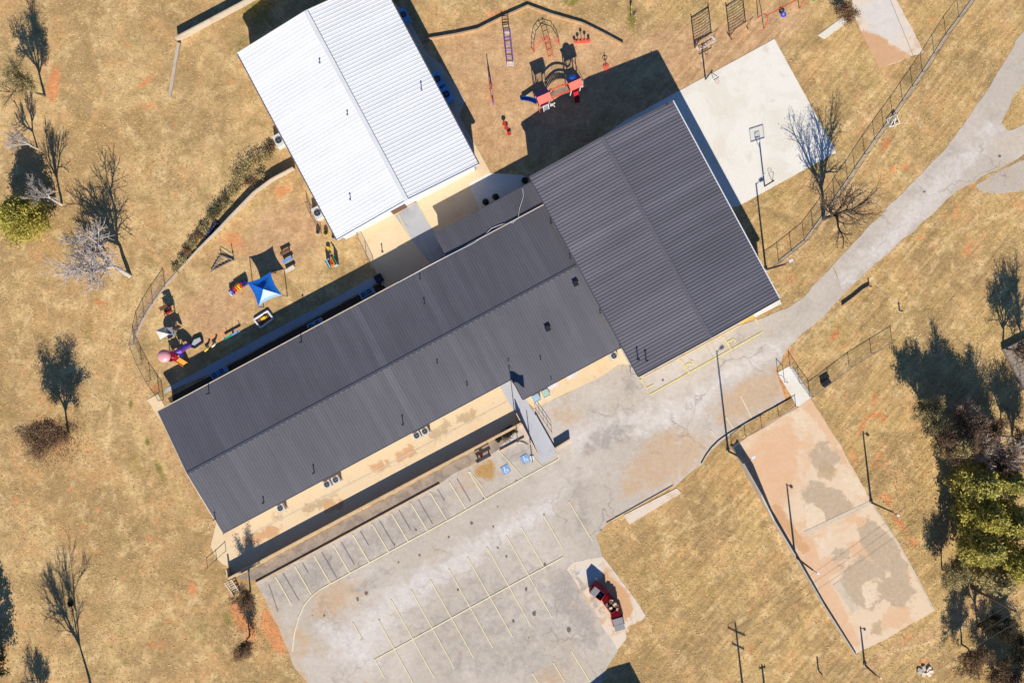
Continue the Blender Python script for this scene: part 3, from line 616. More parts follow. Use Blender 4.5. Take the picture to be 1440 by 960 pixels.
painted(oldc, [('stain', [(1130, 690), (1150, 680), (1185, 690), (1195, 715), (1170, 735), (1145, 740), (1132, 720)], 5, 1), ('stain', [(1205, 745), (1225, 728), (1258, 760), (1275, 790), (1278, 815), (1240, 800), (1215, 775)], 5, 1),
    ('stain', [(1185, 800), (1210, 780), (1240, 795), (1250, 830), (1225, 860), (1195, 845), (1180, 820)], 6, 1), ('stain', [(1135, 635), (1160, 615), (1185, 645), (1168, 665), (1145, 662)], 6, .8), ('stain', [(1240, 815), (1265, 800), (1290, 835), (1265, 855), (1245, 845)], 6, .9), ('stain', [(1120, 690), (1140, 672), (1165, 676), (1150, 690), (1128, 700)], 5, .7), ('stain', [(1172, 715), (1190, 700), (1202, 708), (1190, 725), (1175, 728)], 4, .9), ('stain', [(1170, 770), (1200, 760), (1190, 790), (1165, 800)], 6, .7),
    ('pink', [(1045, 640), (1075, 605), (1110, 595), (1125, 620), (1115, 680), (1095, 725), (1075, 700), (1055, 665)], 8, 1), ('pink', [(1190, 765), (1215, 755), (1235, 775), (1225, 790), (1200, 785)], 4, 1), ('pink', [(1145, 785), (1180, 780), (1190, 800), (1165, 812)], 5, .9),
    ('pink', [(1240, 860), (1265, 845), (1285, 860), (1265, 882), (1240, 885)], 5, .95), ('pink', [(1118, 745), (1135, 750), (1180, 840), (1210, 905), (1197, 912), (1150, 830)], 5, .95), ('pink', [(1203, 730), (1222, 722), (1224, 740), (1208, 745)], 3, 1), ('pink', [(1140, 560), (1155, 580), (1200, 658), (1190, 660), (1150, 600), (1125, 575)], 5, .8), ('soil', [(1085, 705), (1100, 715), (1140, 770), (1128, 780), (1095, 735)], 4, .9),
    ('silt', [(1150, 640), (1180, 660), (1170, 680), (1150, 670)], 4, .8), ('silt', [(1225, 875), (1240, 868), (1240, 890), (1225, 895)], 3, .8), ('crust', [(1132, 708), (1142, 706), (1160, 722), (1162, 738), (1148, 742), (1136, 745), (1134, 730)], 3, 1), ('crust', [(1210, 820), (1240, 812), (1232, 850), (1215, 858)], 6, .8), ('crust', [(1180, 660), (1210, 672), (1222, 700), (1205, 700), (1185, 680)], 5, .8), ('crust', [(1100, 580), (1130, 570), (1150, 590), (1130, 610)], 8, .7), ('crust', [(1145, 755), (1170, 745), (1160, 780), (1150, 780)], 6, .7)], 0.5)
strip([(1131, 750), (1225, 706)], 0.5, 0.052, M['walk'], 'slab_joint', oldc)
strip([(1225, 706), (1262, 762), (1290, 813), (1313, 857)], 0.25, 0.053, M['walk'], 'slab_edge', oldc)
strip([(1176, 819), (1203, 858)], 1.0, 0.0535, M['walk'], 'slab_repair', oldc)
sheet('court_path', [(1093, 524), (1112, 514), (1128, 535), (1142, 557), (1121, 573), (1112, 555)], 0.036, M['court'], depth=0.05, rag=0.04, seed=8)
padc = sheet('dumpster_pad', [(797, 800), (806, 790), (848, 782), (880, 824), (908, 865), (868, 913), (846, 878), (820, 835)], 0.032, M['pad'], rag=0.12, seed=9, depth=0.04)
painted(padc, [('sand', [(820, 795), (850, 785), (905, 860), (870, 905), (850, 880)], 16, .55), ('dark', [(800, 800), (815, 800), (850, 860), (845, 880)], 6, .6), ('soil', [(850, 800), (880, 830), (895, 855), (880, 870), (862, 845), (845, 815)], 6, .9), ('sand', [(803, 815), (830, 840), (850, 880), (835, 882), (808, 845)], 6, .9), ('straw', [(880, 885), (900, 872), (918, 882), (900, 900), (880, 908)], 4, 1), ('pale', [(805, 800), (840, 790), (850, 810), (825, 825)], 6, .8)], 0.5)
sheet('plank_slab', [(877, 724), (952, 686), (958, 693), (885, 737)], 0.06, M['pad'], depth=0.08)
sheet('north_pad', [(1150, 50), (1184, 25), (1193, 30), (1160, 55)], 0.05, M['court'], depth=0.08, rag=0.03)
npad = sheet('drive_pad', [(1196, -20), (1200, 22), (1237, 97), (1299, 74), (1285, 45), (1255, -10)], 0.03, M['pad'], depth=0.06, rag=0.12, seed=11)
painted(npad, [('soil', [(1207, 42), (1232, 48), (1255, 65), (1280, 80), (1237, 99), (1216, 75)], 7, 1.1), ('pale', [(1205, 5), (1250, -5), (1275, 40), (1255, 62), (1220, 40)], 8, .9)], 0.5)
strip([(1252, 0), (1284, 78)], 0.06, 0.045, M['tar'], 'slab_joint', npad)
verge = sheet('rubble_verge', [(332, 812), (740, 595), (752, 622), (738, 613), (704, 632), (664, 650), (618, 678), (360, 816)], 0.014, M['rubble'], rag=0.06, seed=12)

# ------------------------------------------------------------------ buildings
UX = Vector((math.cos(AX), math.sin(AX), 0)); VX = Vector((-math.sin(AX), math.cos(AX), 0))   # along / across (towards the upper left)
def slope_mesh(a, b, c, d, pitch, rib=0.045, rw=0.09, origin=(0, 0, 0)):
    """ribbed roof sheet: a-b is the ridge, d-c the eave below it; ribs run ridge to eave. Returns MB"""
    mb = MB(origin); L = max((b - a).length, (c - d).length); n = max(2, int(L / pitch))
    nr = (b - a).cross(d - a).normalized()
    if nr.z < 0: nr = -nr
    prof = []
    for i in range(n):
        t = i / n; w = rw / L
        prof += [(t, 0), (t + 0.5 / n - w, 0), (t + 0.5 / n - w * 0.5, rib), (t + 0.5 / n + w * 0.5, rib), (t + 0.5 / n + w, 0)]
    prof.append((1, 0)); vs = []
    for t, h in prof: vs += [a.lerp(b, t) + nr * h, d.lerp(c, t) + nr * h]
    fs = [(2 * i, 2 * i + 1, 2 * i + 3, 2 * i + 2) for i in range(len(prof) - 1)]
    mb.add(vs, fs)
    # underside so the sheet has thickness
    u = [p - nr * 0.06 for p in (a, b, c, d)]; mb.add(u, [(0, 1, 2, 3)])
    for p, q in ((0, 1), (1, 2), (2, 3), (3, 0)):
        P = (a, b, c, d); mb.add([P[p], P[q], u[q], u[p]], [(0, 1, 2, 3)])
    return mb
def wall_quad(o, a, b, h0, h1a, h1b, th, m, parent, name='wall'):
    a = Vector((a.x, a.y, 0)); b = Vector((b.x, b.y, 0)); d = (b - a).normalized(); s = Vector((-d.y, d.x, 0)) * th
    mb = MB(o); pts = [a, b, b + s, a + s]; mb.prism([(p.x, p.y) for p in pts], h0, [h1a, h1b, h1b, h1a]); return mb.build(name, m, parent)
def opening(o, a, b, t, w, z0, z1, parent, kind):
    """window or door standing proud of the wall a-b at fraction t"""
    d = (b - a).normalized(); s = Vector((d.y, -d.x, 0)); c = a.lerp(b, t); rz = math.atan2(d.y, d.x)
    c = Vector((c.x, c.y, 0)) + s * 0.02
    mb = MB(o); mb.box(c + Vector((0, 0, (z0 + z1) / 2)), (w + .14, 0.08, z1 - z0 + .14), rz); f = mb.build('window' if kind == 'w' else 'door', M['white_trim'] if kind == 'w' else M['char_trim'], parent)
    mb = MB(o); mb.box(c + s * 0.035 + Vector((0, 0, (z0 + z1) / 2)), (w, 0.04, z1 - z0), rz); mb.build('pane' if kind == 'w' else 'leaf', M['glass'] if kind == 'w' else M['door'], f)
def vent_pipe(o, p, h, r, parent, m='black', cap=True):
    mb = MB(o); mb.cyl(p - Vector((0, 0, .08)), r * 2.6, 0.12, 10, r * 1.3); mb.cyl(p, r, h, 10)
    if cap: mb.cyl(p + Vector((0, 0, h)), r * 1.9, 0.06, 10, r * 1.6)
    return mb.build('vent_pipe', M[m], parent)

# --- long school building
o = W(540, 640)
school = thing('school_building', 'long low building with charcoal ribbed metal roof facing the parking lot', 'building', o)
he, hr = 2.95, 3.9
nw, sw = W(222, 578, he), W(314, 749, he)
def along(p, q, t): return p.lerp(q, t)
u_end = (W(801, 354, he) - nw).dot(UX) + 2.0
half = (nw - sw).dot(VX) / 2
ridge_a = nw - VX * half; ridge_a.z = hr
Lr = 0
gymW0 = W(745, 249, 5.0)   # west eave of the gym
def to_gym(p):            # run along the axis until under the gym's west wall
    d = W(899, 530, 5.0) - gymW0; nrm = Vector((d.y, -d.x, 0)).normalized()
    k = (gymW0 - p).dot(nrm) / UX.dot(nrm); q = p + UX * (k + 0.5); q.z = p.z; return q
ne = to_gym(nw); ridge_b = to_gym(ridge_a)
mb = slope_mesh(ridge_b, ridge_a, nw, ne, 0.36, origin=o, rib=0.02, rw=0.06); roofN = mb.build('roof', M['dark_roof'], school)
# south slope: west part, and the part east of the entrance that comes further forward
brk = W(719, 531, he); tb = (brk - sw).dot(UX)
s_mid = sw + UX * tb; r_mid = ridge_a + UX * tb
mb = slope_mesh(ridge_a, r_mid, s_mid, sw, 0.36, origin=o, rib=0.02, rw=0.06); mb.build('roof', M['dark_roof'], school)
ext = W(738, 560, 2.7); dv = (s_mid - ext).dot(VX)
sl = (hr - he) / half
s_mid2 = s_mid - VX * dv; s_mid2.z = he - sl * dv
se2 = to_gym(s_mid2)
mb = slope_mesh(r_mid, ridge_b, se2, s_mid2, 0.36, origin=o, rib=0.02, rw=0.06); mb.build('roof', M['dark_roof'], school)
mb = MB(o); mb.beam(ridge_a + Vector((0, 0, .025)), ridge_b + Vector((0, 0, .025)), 0.34, 0.03); rc = mb.build('ridge_cap', M['char_trim'], school)
mb = MB(o)
for sg in (-1,):
    n_ = int((ridge_b - ridge_a).length / 0.72)
    for i in range(n_):
        p = ridge_a.lerp(ridge_b, (i + .5) / n_) - VX * 0.13 + Vector((0, 0, .05)); mb.box(p, (0.3, 0.06, 0.03), AX)
tag(mb.build("closure_strip", M["lidgrey"], rc), kind="stuff")
mb = MB(o); mb.beam(nw + VX * 0.05 - Vector((0, 0, .04)), ne + VX * 0.05 - Vector((0, 0, .04)), 0.12, 0.12); mb.build('gutter', M['beige_trim'], school)
mb = MB(o); mb.beam(sw - VX * 0.05 - Vector((0, 0, .05)), s_mid - VX * 0.05 - Vector((0, 0, .05)), 0.12, 0.12); mb.build('gutter', M['char_trim'], school)
mb = MB(o); mb.beam(s_mid2 - VX * 0.05 - Vector((0, 0, .05)), se2 - VX * 0.05 - Vector((0, 0, .05)), 0.12, 0.12); mb.build('gutter', M['char_trim'], school)
for p, q in ((nw, ridge_a), (ridge_a, sw)):
    mb = MB(o); mb.beam(p - UX * .06 + Vector((0, 0, -.03)), q - UX * .06 + Vector((0, 0, -.03)), 0.12, 0.16); mb.build('rake_trim', M['beige_trim'], school)
mb = MB(o); mb.beam(s_mid - UX * .05, s_mid2 - UX * .05, 0.1, 0.14); mb.build('rake_trim', M['char_trim'], school)
ins = 0.5
a = sw + UX * ins + VX * ins; b = s_mid + UX * 0.6 + VX * ins; c = nw + UX * ins - VX * ins; d = ne - VX * ins
wall_quad(o, a, b, 0, he - .02, he - .02, 0.2, M['wall_tan'], school)
wall_quad(o, d, c, 0, he + .02, he + .02, 0.2, M['wall_tan'], school)
mb = MB(o); m_ = (a + c) / 2
P3 = [a, m_, c]; zz = [he - .05, hr - .2, he - .05]
for i in range(2):
    p, q = P3[i], P3[i + 1]; mb.prism([(p.x, p.y), ((p + UX * .2).x, (p + UX * .2).y), ((q + UX * .2).x, (q + UX * .2).y), (q.x, q.y)], 0, [zz[i], zz[i], zz[i + 1], zz[i + 1]])
mb.build('wall', M['wall_tan'], school)
b2 = s_mid2 + UX * 0.4 + VX * 0.6; e2 = se2 + VX * 0.6
wall_quad(o, b2, e2, 0, s_mid2.z - .05, s_mid2.z - .05, 0.2, M['wall_tan'], school)
wall_quad(o, b2 + VX * (dv + .2), b2, 0, he - .05, s_mid2.z - .05, 0.2, M['wall_tan'], school)
for t in np.linspace(0.06, 0.94, 12): opening(o, a, b, float(t), 1.4, 1.0, 2.1, school, 'w')
opening(o, a, b, 0.985, 1.0, 0, 2.1, school, 'd'); opening(o, a, b, 0.46, 1.0, 0, 2.1, school, 'd')
for t in (0.2, 0.5, 0.8): opening(o, b2, e2, t, 1.2, 1.0, 2.0, school, 'w')
def on_roof(px, py):       # height of the school roof under a pixel
    z = 3.6
    for _ in range(6):
        p = W(px, py, z); v = abs((p - ridge_a).dot(VX)); z = hr - sl * v
    return W(px, py, z)
for px, py, h, r in [(294, 553, .75, .06), (424, 481, .75, .06), (597, 427, .35, .05), (442, 664, .7, .06), (371, 706, .5, .06), (303, 729, .6, .05), (567, 596, .8, .06), (615, 510, .3, .05), (657, 541, .3, .05), (715, 507, .2, .04), (760, 505, .3, .05), (775, 533, .25, .04), (538, 399, .5, .06), (591, 392, .3, .05), (844, 440, .3, .05), (802, 363, .3, .05), (775, 314, .4, .06)]:
    vent_pipe(o, on_roof(px, py), h, r, school)
for px, py, s_ in [(809, 399, .5), (770, 462, .5)]:
    p = on_roof(px, py); mb = MB(o); mb.box(p + Vector((0, 0, .15)), (s_, s_, .35), AX); mb.box(p + Vector((0, 0, .36)), (s_ + .14, s_ + .14, .06), AX); mb.build('roof_vent', M['black'], school)
mb = MB(o); p = W(314, 750, 2.8); mb.tube([p, W(314, 751, .2)], 0.05, 6); mb.build('downspout', M['black'], school)
# lower roof on the courtyard side
q0 = W(615, 327.5, 2.5); q1 = nw + UX * ((W(626, 358, 2.85) - nw).dot(UX)); q1.z = 2.78
wv = (q0 - q1).dot(VX); q0 = q1 + VX * wv; q0.z = 2.45
q2 = to_gym(q1); q3 = to_gym(q0)
mb = slope_mesh(q2 - VX * .04, q1 - VX * .04, q0, q3, 0.36, origin=o, rib=0.02, rw=0.06); mb.build('annex_roof', M['dark_roof'], school)
wall_quad(o, q3 - VX * .3, q0 + UX * .3 - VX * .3, 0, 2.4, 2.4, 0.2, M['wall_tan'], school)
wall_quad(o, q0 + UX * .3 - VX * .3, q1 + UX * .3, 0, 2.4, 2.7, 0.2, M['wall_tan'], school)
mb = MB(o); mb.beam(q0 + VX * .05, q3 + VX * .05, 0.1, 0.12); mb.build('gutter', M['char_trim'], school)
# white conduit lying on the roof
mb = MB(o)
def tube_px(mb, pts, r, n=5): mb.tube([W(*p) for p in pts], r, n)
tube_px(mb, [(560, 397, 3.03), (600, 375, 3.03), (631, 359, 3.03), (647, 351, 3.03), (667, 341, 3.03), (680, 332, 2.86), (691, 321, 2.8), (704, 316, 2.82), (716, 313, 2.9), (721, 313, 3.0), (729, 306, 2.93), (730, 295, 2.8), (736, 276, 2.66), (735, 265, 2.58)], 0.03)
mb.build('conduit', M['white_trim'], school)

# --- gymnasium
o = W(900, 530)
gym = thing('gymnasium', 'large square building with striped charcoal metal roof beside the white basketball court', 'building', o)
gz = 5.0; A1, B1, C1, D1 = W(745, 249, gz), W(946, 142, gz), W(1096, 420, gz), W(898, 529, gz)
gr = 5.75
Rn = (A1 + B1) / 2; Rs = (C1 + D1) / 2; Rn.z = Rs.z = gr
mb = slope_mesh(Rs, Rn, A1, D1, 0.40, origin=o, rib=0.04, rw=0.08); mb.build('roof', M['gym_roof'], gym)
mb = slope_mesh(Rn, Rs, C1, B1, 0.40, origin=o, rib=0.04, rw=0.08); mb.build('roof', M['gym_roof'], gym)
mb = MB(o); mb.beam(Rn + Vector((0, 0, .05)), Rs + Vector((0, 0, .05)), 0.45, 0.04); mb.build('ridge_cap', M['ridge'], gym)
mb = MB(o); mb.beam(B1 + UX * .06 - Vector((0, 0, .04)), C1 + UX * .06 - Vector((0, 0, .04)), 0.13, 0.13); mb.build('gutter', M['white_trim'], gym)
mb = MB(o); mb.beam(A1 - UX * .06 - Vector((0, 0, .04)), D1 - UX * .06 - Vector((0, 0, .04)), 0.13, 0.13); mb.build('gutter', M['char_trim'], gym)
for p, q in ((A1, Rn), (Rn, B1), (C1, Rs), (Rs, D1)):
    s_ = VX * (.05 if p is A1 or p is Rn else -.05)
    mb = MB(o); mb.beam(p + s_ - Vector((0, 0, .02)), q + s_ - Vector((0, 0, .02)), 0.1, 0.16); mb.build('rake_trim', M['char_trim'], gym)
cen = (A1 + B1 + C1 + D1) / 4; cen.z = 0
cor = []
for p in (A1, D1, C1, B1):
    q = Vector((p.x, p.y, 0)); q += UX * (0.25 if (cen - q).dot(UX) > 0 else -.25) + VX * (0.12 if (cen - q).dot(VX) > 0 else -.12); cor.append(q)
for i in range(4):
    p, q = cor[i], cor[(i + 1) % 4]
    if i in (1, 3):
        mid = (p + q) / 2; wall_quad(o, p, mid, 0, gz - .08, gr - .1, .2, M['wall_white'], gym); wall_quad(o, mid, q, 0, gr - .1, gz - .08, .2, M['wall_white'], gym)
    else: wall_quad(o, p, q, 0, gz - .08, gz - .08, .2, M['wall_white'], gym)
opening(o, cor[1], cor[2], 0.82, 1.8, 0.12, 2.2, gym, 'd'); opening(o, cor[1], cor[2], 0.3, 1.0, 0.12, 2.2, gym, 'd')
for t in (0.15, 0.45, 0.6): opening(o, cor[1], cor[2], t, 1.2, 1.1, 2.2, gym, 'w')
for px, py, h in [(897, 505, .95), (908.5, 507, .9)]: 
    mb = MB(o); z = 5.06; p = W(px, py, z); mb.cyl(p, .07, h, 10); mb.cyl(p + Vector((0, 0, h)), .13, .08, 10, .1); mb.box(p, (.3, .3, .06), AX); mb.build('vent_pipe', M['black'], gym)
mb = MB(o); mb.box(W(938, 147, 5.15), (.12, .12, .3), AX); mb.build('vent_pipe', M['black'], gym)
# white downspouts and pale rubbish of the west wall foot
for t in (0.86, 0.99):
    p = A1.lerp(D1, t); mb = MB(o); mb.tube([p - UX * .08 - Vector((0, 0, .1)), Vector((p.x, p.y, 0.1)) - UX * .08], .05, 6); mb.build('downspout', M['white_trim'], gym)

# --- white building
o = W(520, 300)
white = thing('white_roofed_building', 'long building with bright white ribbed metal roof north of the courtyard', 'building', o)
wz = 4.0; a_w, b_w = W(334, 76, wz), W(474, 337, wz); c_w = W(671, 227, wz)
lv = (b_w - a_w).length; d_w = c_w + VX * lv
a_w = b_w + VX * lv; wr = 5.25
c_w = b_w + UX * (c_w - b_w).dot(UX); d_w = c_w + VX * lv
Rb = (b_w + c_w) / 2; Ra = (a_w + d_w) / 2; Rb.z = Ra.z = wr
mb = slope_mesh(Rb, Ra, a_w, b_w, 0.45, origin=o, rib=0.018, rw=0.06); mb.build('roof', M['white_roof'], white)
mb = slope_mesh(Ra, Rb, c_w, d_w, 0.45, origin=o, rib=0.026, rw=0.07); mb.build('roof', M['white_roof'], white)
mb = MB(o); mb.beam(Ra + Vector((0, 0, .06)), Rb + Vector((0, 0, .06)), 0.5, 0.06); mb.build('ridge_cap', M['white_trim'], white)
mb = MB(o); mb.beam(d_w + UX * .07 - Vector((0, 0, .05)), c_w + UX * .07 - Vector((0, 0, .05)), .14, .12); mb.build('gutter', M['char_trim'], white)
mb = MB(o); mb.beam(a_w - UX * .07 - Vector((0, 0, .05)), b_w - UX * .07 - Vector((0, 0, .05)), .14, .12); mb.build('gutter', M['ridge'], white)
for p, q in ((b_w, Rb), (Rb, c_w), (a_w, Ra), (Ra, d_w)):
    s_ = VX * (-.05 if p in (b_w, Rb) else .05); mb = MB(o); mb.beam(p + s_, q + s_, .1, .18); mb.build('rake_trim', M['white_trim'], white)
cor = [b_w + UX * .3 + VX * .35, c_w - UX * .3 + VX * .35, d_w - UX * .3 - VX * .35, a_w + UX * .3 - VX * .35]
for i in range(4):
    p, q = cor[i], cor[(i + 1) % 4]
    if i in (0, 2):
        mid = (p + q) / 2; wall_quad(o, p, mid, 0, wz - .1, wr - .15, .2, M['wall_white'], white); wall_quad(o, mid, q, 0, wr - .15, wz - .1, .2, M['wall_white'], white)
    else: wall_quad(o, p, q, 0, wz - .1, wz - .1, .2, M['wall_white'], white)
opening(o, cor[0], cor[1], .42, 1.8, .05, 2.2, white, 'd')
for t in (.2, .4, .6, .8): opening(o, cor[1], cor[2], t, 1.3, 1.0, 2.1, white, 'w')
for px, py, h in [(450, 89, .35), (489, 162, .35), (593, 127, .6), (493, 281, .5)]:
    p = W(px, py, 4.6); mid = (Rb + (p - Rb)); v = abs((p - Rb).dot(UX)); z = wr - (wr - wz) / ((c_w - b_w).length / 2) * v; p = W(px, py, z)
    vent_pipe(o, p, h, .06, white, 'steel')

# ------------------------------------------------------------------ walls, kerbs, ramp, steps
def wall_thing(name, label, cat, pix, h, th, m, group=None, heights=None, cap=None):
    P = [G(x, y) for x, y in pix]; o = P[0]; n = len(P)
    hs = heights or [h] * n
    root = thing(name, label, cat, o, 0, group)
    for i in range(n - 1):
        d = (P[i + 1] - P[i]).normalized(); s = Vector((-d.y, d.x, 0)) * th / 2
        e0 = d * (th * .25 if i else 0); e1 = d * (th * .25 if i < n - 2 else 0)
        pts = [P[i] - e0 - s, P[i + 1] + e1 - s, P[i + 1] + e1 + s, P[i] - e0 + s]; dz = -0.003 * (i % 2)
        mb = MB(o); mb.prism([(p.x, p.y) for p in pts], -0.05, [hs[i] + dz, hs[i + 1] + dz, hs[i + 1] + dz, hs[i] + dz]); mb.build('wall_section', m, root)
    return root
wall_thing('retaining_wall', 'long straight concrete retaining wall shading the front patio', 'wall', [(325, 810), (430, 754), (534, 699), (638, 644), (733, 594)], 1.2, .3, M['wallc'])
wall_thing('retaining_wall', 'short wall closing the west end of the shaded patio', 'wall', [(322.5, 797), (324, 808)], 1.15, .2, M['wallc'])
wall_thing('kerb', 'dark edged kerb at the head of the long row of stalls', 'kerb', [(360, 819), (489, 750), (618, 680.5)], .22, .14, M['kerb'])
wall_thing('kerb', 'short kerb at the head of the wheelchair stalls', 'kerb', [(703, 633.5), (737, 615.5)], .24, .14, M['kerb'])
wall_thing('kerb', 'kerb along the plank slab at the lawn edge', 'kerb', [(853, 735), (946, 683)], .12, .1, M['kerb'])
wall_thing('kerb', 'kerb under the edge of the gymnasium roof beside numbered stalls', 'kerb', [(905, 530), (1040, 457)], .16, .10, M['kerb'])
wall_thing('kerb', 'dark curved kerb from the light pole to the old court', 'kerb', [(986, 651), (992, 640), (1000, 629), (1010, 619), (1024, 609), (1059, 588), (1087, 573), (1112, 559)], .1, .1, M['black'])
wall_thing('court_wall', 'tapering concrete wall along the west side of the old court', 'wall', [(1028, 627), (1034, 638), (1040, 649), (1063, 691), (1085, 729), (1116, 780), (1158, 852), (1203, 922)], 1, .18, M['wallg'], heights=[.2, .75, 1.8, 2.2, .9, .7, .55, .4])
wall_thing('low_wall', 'short low wall beside the foot of the entrance ramp', 'wall', [(780, 629.5), (801, 616.5)], .75, .18, M['wallc'])
wall_thing('ditch_wall', 'pale wall curving along the dark ditch', 'wall', [(250, 383), (280, 351), (307, 326), (330, 302), (360, 272), (385, 254), (415, 238)], .9, .14, M['wallg'], heights=[.3, .45, .8, .9, 1.0, 1.1, 1.1])
wall_thing('garden_wall', 'pale masonry wall with a long black shadow in the upper left lawn', 'wall', [(251, 58), (300, 32), (345, 8), (380, -12)], 1.15, .16, M['wallg'])
wall_thing('garden_wall', 'broken low wall running down the upper left lawn', 'wall', [(253, 62), (246, 98), (239, 138)], .3, .35, M['wallg'], heights=[.45, .3, .2])
wall_thing('timber_edging', 'timber edging bending round the north playground', 'edging', [(598, 57), (640, 50), (672, 43), (706, 26), (742, 10), (775, 22), (820, 35), (850, 50), (876, 64)], .42, .2, M['timber'])
wall_thing('mow_strip', 'pale concrete strip below the playground fence', 'edging', [(250, 383), (232, 403), (215, 427), (203, 446), (194, 464), (188, 486)], .1, .3, M['wallg'])
wall_thing('mow_strip', 'pale concrete strip below the fence by the driveway', 'edging', [(1367, 0), (1330, 50), (1297, 102), (1255, 163), (1230, 197), (1202, 238), (1192, 253), (1156, 305), (1131, 339), (1095, 368)], .08, .2, M['wallg'])
wall_thing('ditch_kerb', 'eroded earth kerb beside the driveway edge', 'kerb', [(1184, 430), (1200, 418), (1212, 408), (1222, 402)], .35, .2, M['timber'])
# ramp
o = G(757, 640)
ramp = thing('entrance_ramp', 'pale grey concrete ramp crossing from the parking lot to the entrance', 'ramp', o)
mb = MB(o); mb.prism([(p.x, p.y) for p in [W(702.5, 542.5), W(733, 596), W(756.7, 640), W(762, 651), W(782, 637), W(775, 622), W(753, 584), W(742, 565), W(716, 532)]], -.03, .062); mb.build('deck', M['ramp'], ramp)
mb = MB(o)
pa, pb = G(726, 580), G(757, 640); d = (pb - pa).normalized(); s = Vector((-d.y, d.x, 0)) * .05
mb.prism([(p.x, p.y) for p in [pa - s, pb - s, pb + s, pa + s]], .0, [1.2, .08, .08, 1.2]); mb.build('side_wall', M['wallc'], ramp)
mb = MB(o); mb.beam(G(753, 583, .17), G(779, 629, .17), .12, .34); mb.build('side_kerb', M['ramp'], ramp)
for i in range(5):
    p = G(752.5, 573).lerp(G(776, 607), i / 4); mb = MB(o); mb.tube([p, p + Vector((0, 0, .95))], .025, 6); mb.build('rail_post', M['rust'], ramp)
for z in (.5, .95):
    mb = MB(o); mb.tube([G(752.5, 573, z), G(776, 607, z)], .028, 6); mb.build('handrail', M['rust'], ramp)
# steps by the retaining wall
o = G(330, 830); steps = thing('garden_steps', 'small pale timber steps beside the little brown trees', 'steps', o)
for i in range(6):
    p = G(319, 818 + i * 3.6, .1 + .12 * (5 - i)).lerp(G(319, 818 + i * 3.6, .1 + .12 * (5 - i)), 0); p2 = p + UX * .85 ; off = UX * (i * .16)
    mb = MB(o); mb.beam(p + off, p2 + off, .12, .07); mb.build('tread', M['walk'], steps)
for sx in (0, 1):
    mb = MB(o); mb.beam(G(318 + 10 * sx, 816 - 4 * sx, .66), G(330 + 9 * sx, 838 - 4 * sx, .08), .1, .2); mb.build('stringer', M['walk'], steps)

# ------------------------------------------------------------------ fences
def fence(label, pix, h, step=2.4, m='steel', net=True, cat='fence', r=.03):
    P = [G(x, y) for x, y in pix]; o = P[0]; root = thing('chain_link_fence', label, cat, o)
    net_mb = MB(o)
    for i in range(len(P) - 1):
        L = (P[i + 1] - P[i]).length; n = max(1, round(L / step)); d = (P[i + 1] - P[i]).normalized()
        for j in range(n + (1 if i == len(P) - 2 else 0)):
            p = P[i].lerp(P[i + 1], j / n); mb = MB(o); mb.cyl(p - Vector((0, 0, .05)), r * 1.3, h + .08, 6); mb.dome(p + Vector((0, 0, h + .03)), r * 1.7, .05, 6, 2); mb.build('post', M[m], root)
        mb = MB(o); mb.tube([P[i] + Vector((0, 0, h)), P[i + 1] + Vector((0, 0, h))], r, 6); mb.build('top_rail', M[m], root)
        if net:
            k = int(L / .2); sl_ = h * .7
            for j in range(-int(sl_ / .2), k + 1):
                for sg in (1, -1):
                    x0 = j * .2; x1 = x0 + sl_; z0, z1 = .03, h
                    if x0 < 0: z0 = z0 + (0 - x0) / sl_ * (h - .03); x0 = 0
                    if x1 > L: z1 = z1 - (x1 - L) / sl_ * (h - .03); x1 = L
                    if x1 - x0 < .03: continue
                    a0, a1 = (x0, x1) if sg == 1 else (L - x0, L - x1)
                    net_mb.tube([P[i] + d * a0 + Vector((0, 0, z0)), P[i] + d * a1 + Vector((0, 0, z1))], .006, 3, cap=False)
    if net: tag(net_mb.build('wire_mesh', M[m], root), kind='stuff')
    return root
fence('chain-link fence curving along the driveway past the big bare tree', [(1367, 0), (1330, 50), (1297, 102), (1255, 163), (1230, 197), (1202, 238), (1192, 253), (1156, 305), (1131, 339), (1095, 368), (1077, 380)], 1.55)
fence('chain-link fence curving round the west side of the small playground', [(232, 403), (215, 427), (203, 446), (194, 464), (189, 484), (200, 512), (212, 535), (224, 552), (230, 562)], 1.5)
fence('low chain-link fence on the north edge of the old court', [(1029, 627), (1048, 612), (1071, 600), (1095, 584), (1119, 571)], .95)
fence('chain-link fence across the lawn east of the old court path', [(1139, 556), (1165, 537), (1194, 515), (1225, 496), (1254, 478)], 1.15)
fence('fence side beside the pale path to the old court', [(1111, 517), (1124, 538), (1138, 557)], 1.4)
fence('fence stub with two tall posts west of the pale path', [(1094, 527), (1103, 537)], 1.35, net=False)
fence('short fence at the south end of the white building', [(503, 331), (515, 355), (526, 378)], 1.1)
fence('wire pen round the air conditioner west of the white building', [(432, 285), (437, 300), (447, 318), (452, 328)], .9, 1.5)
fence('short dark fence at the west corner of the front patio', [(292, 798), (305, 786), (318, 774)], .8, 1.5, 'black', False)

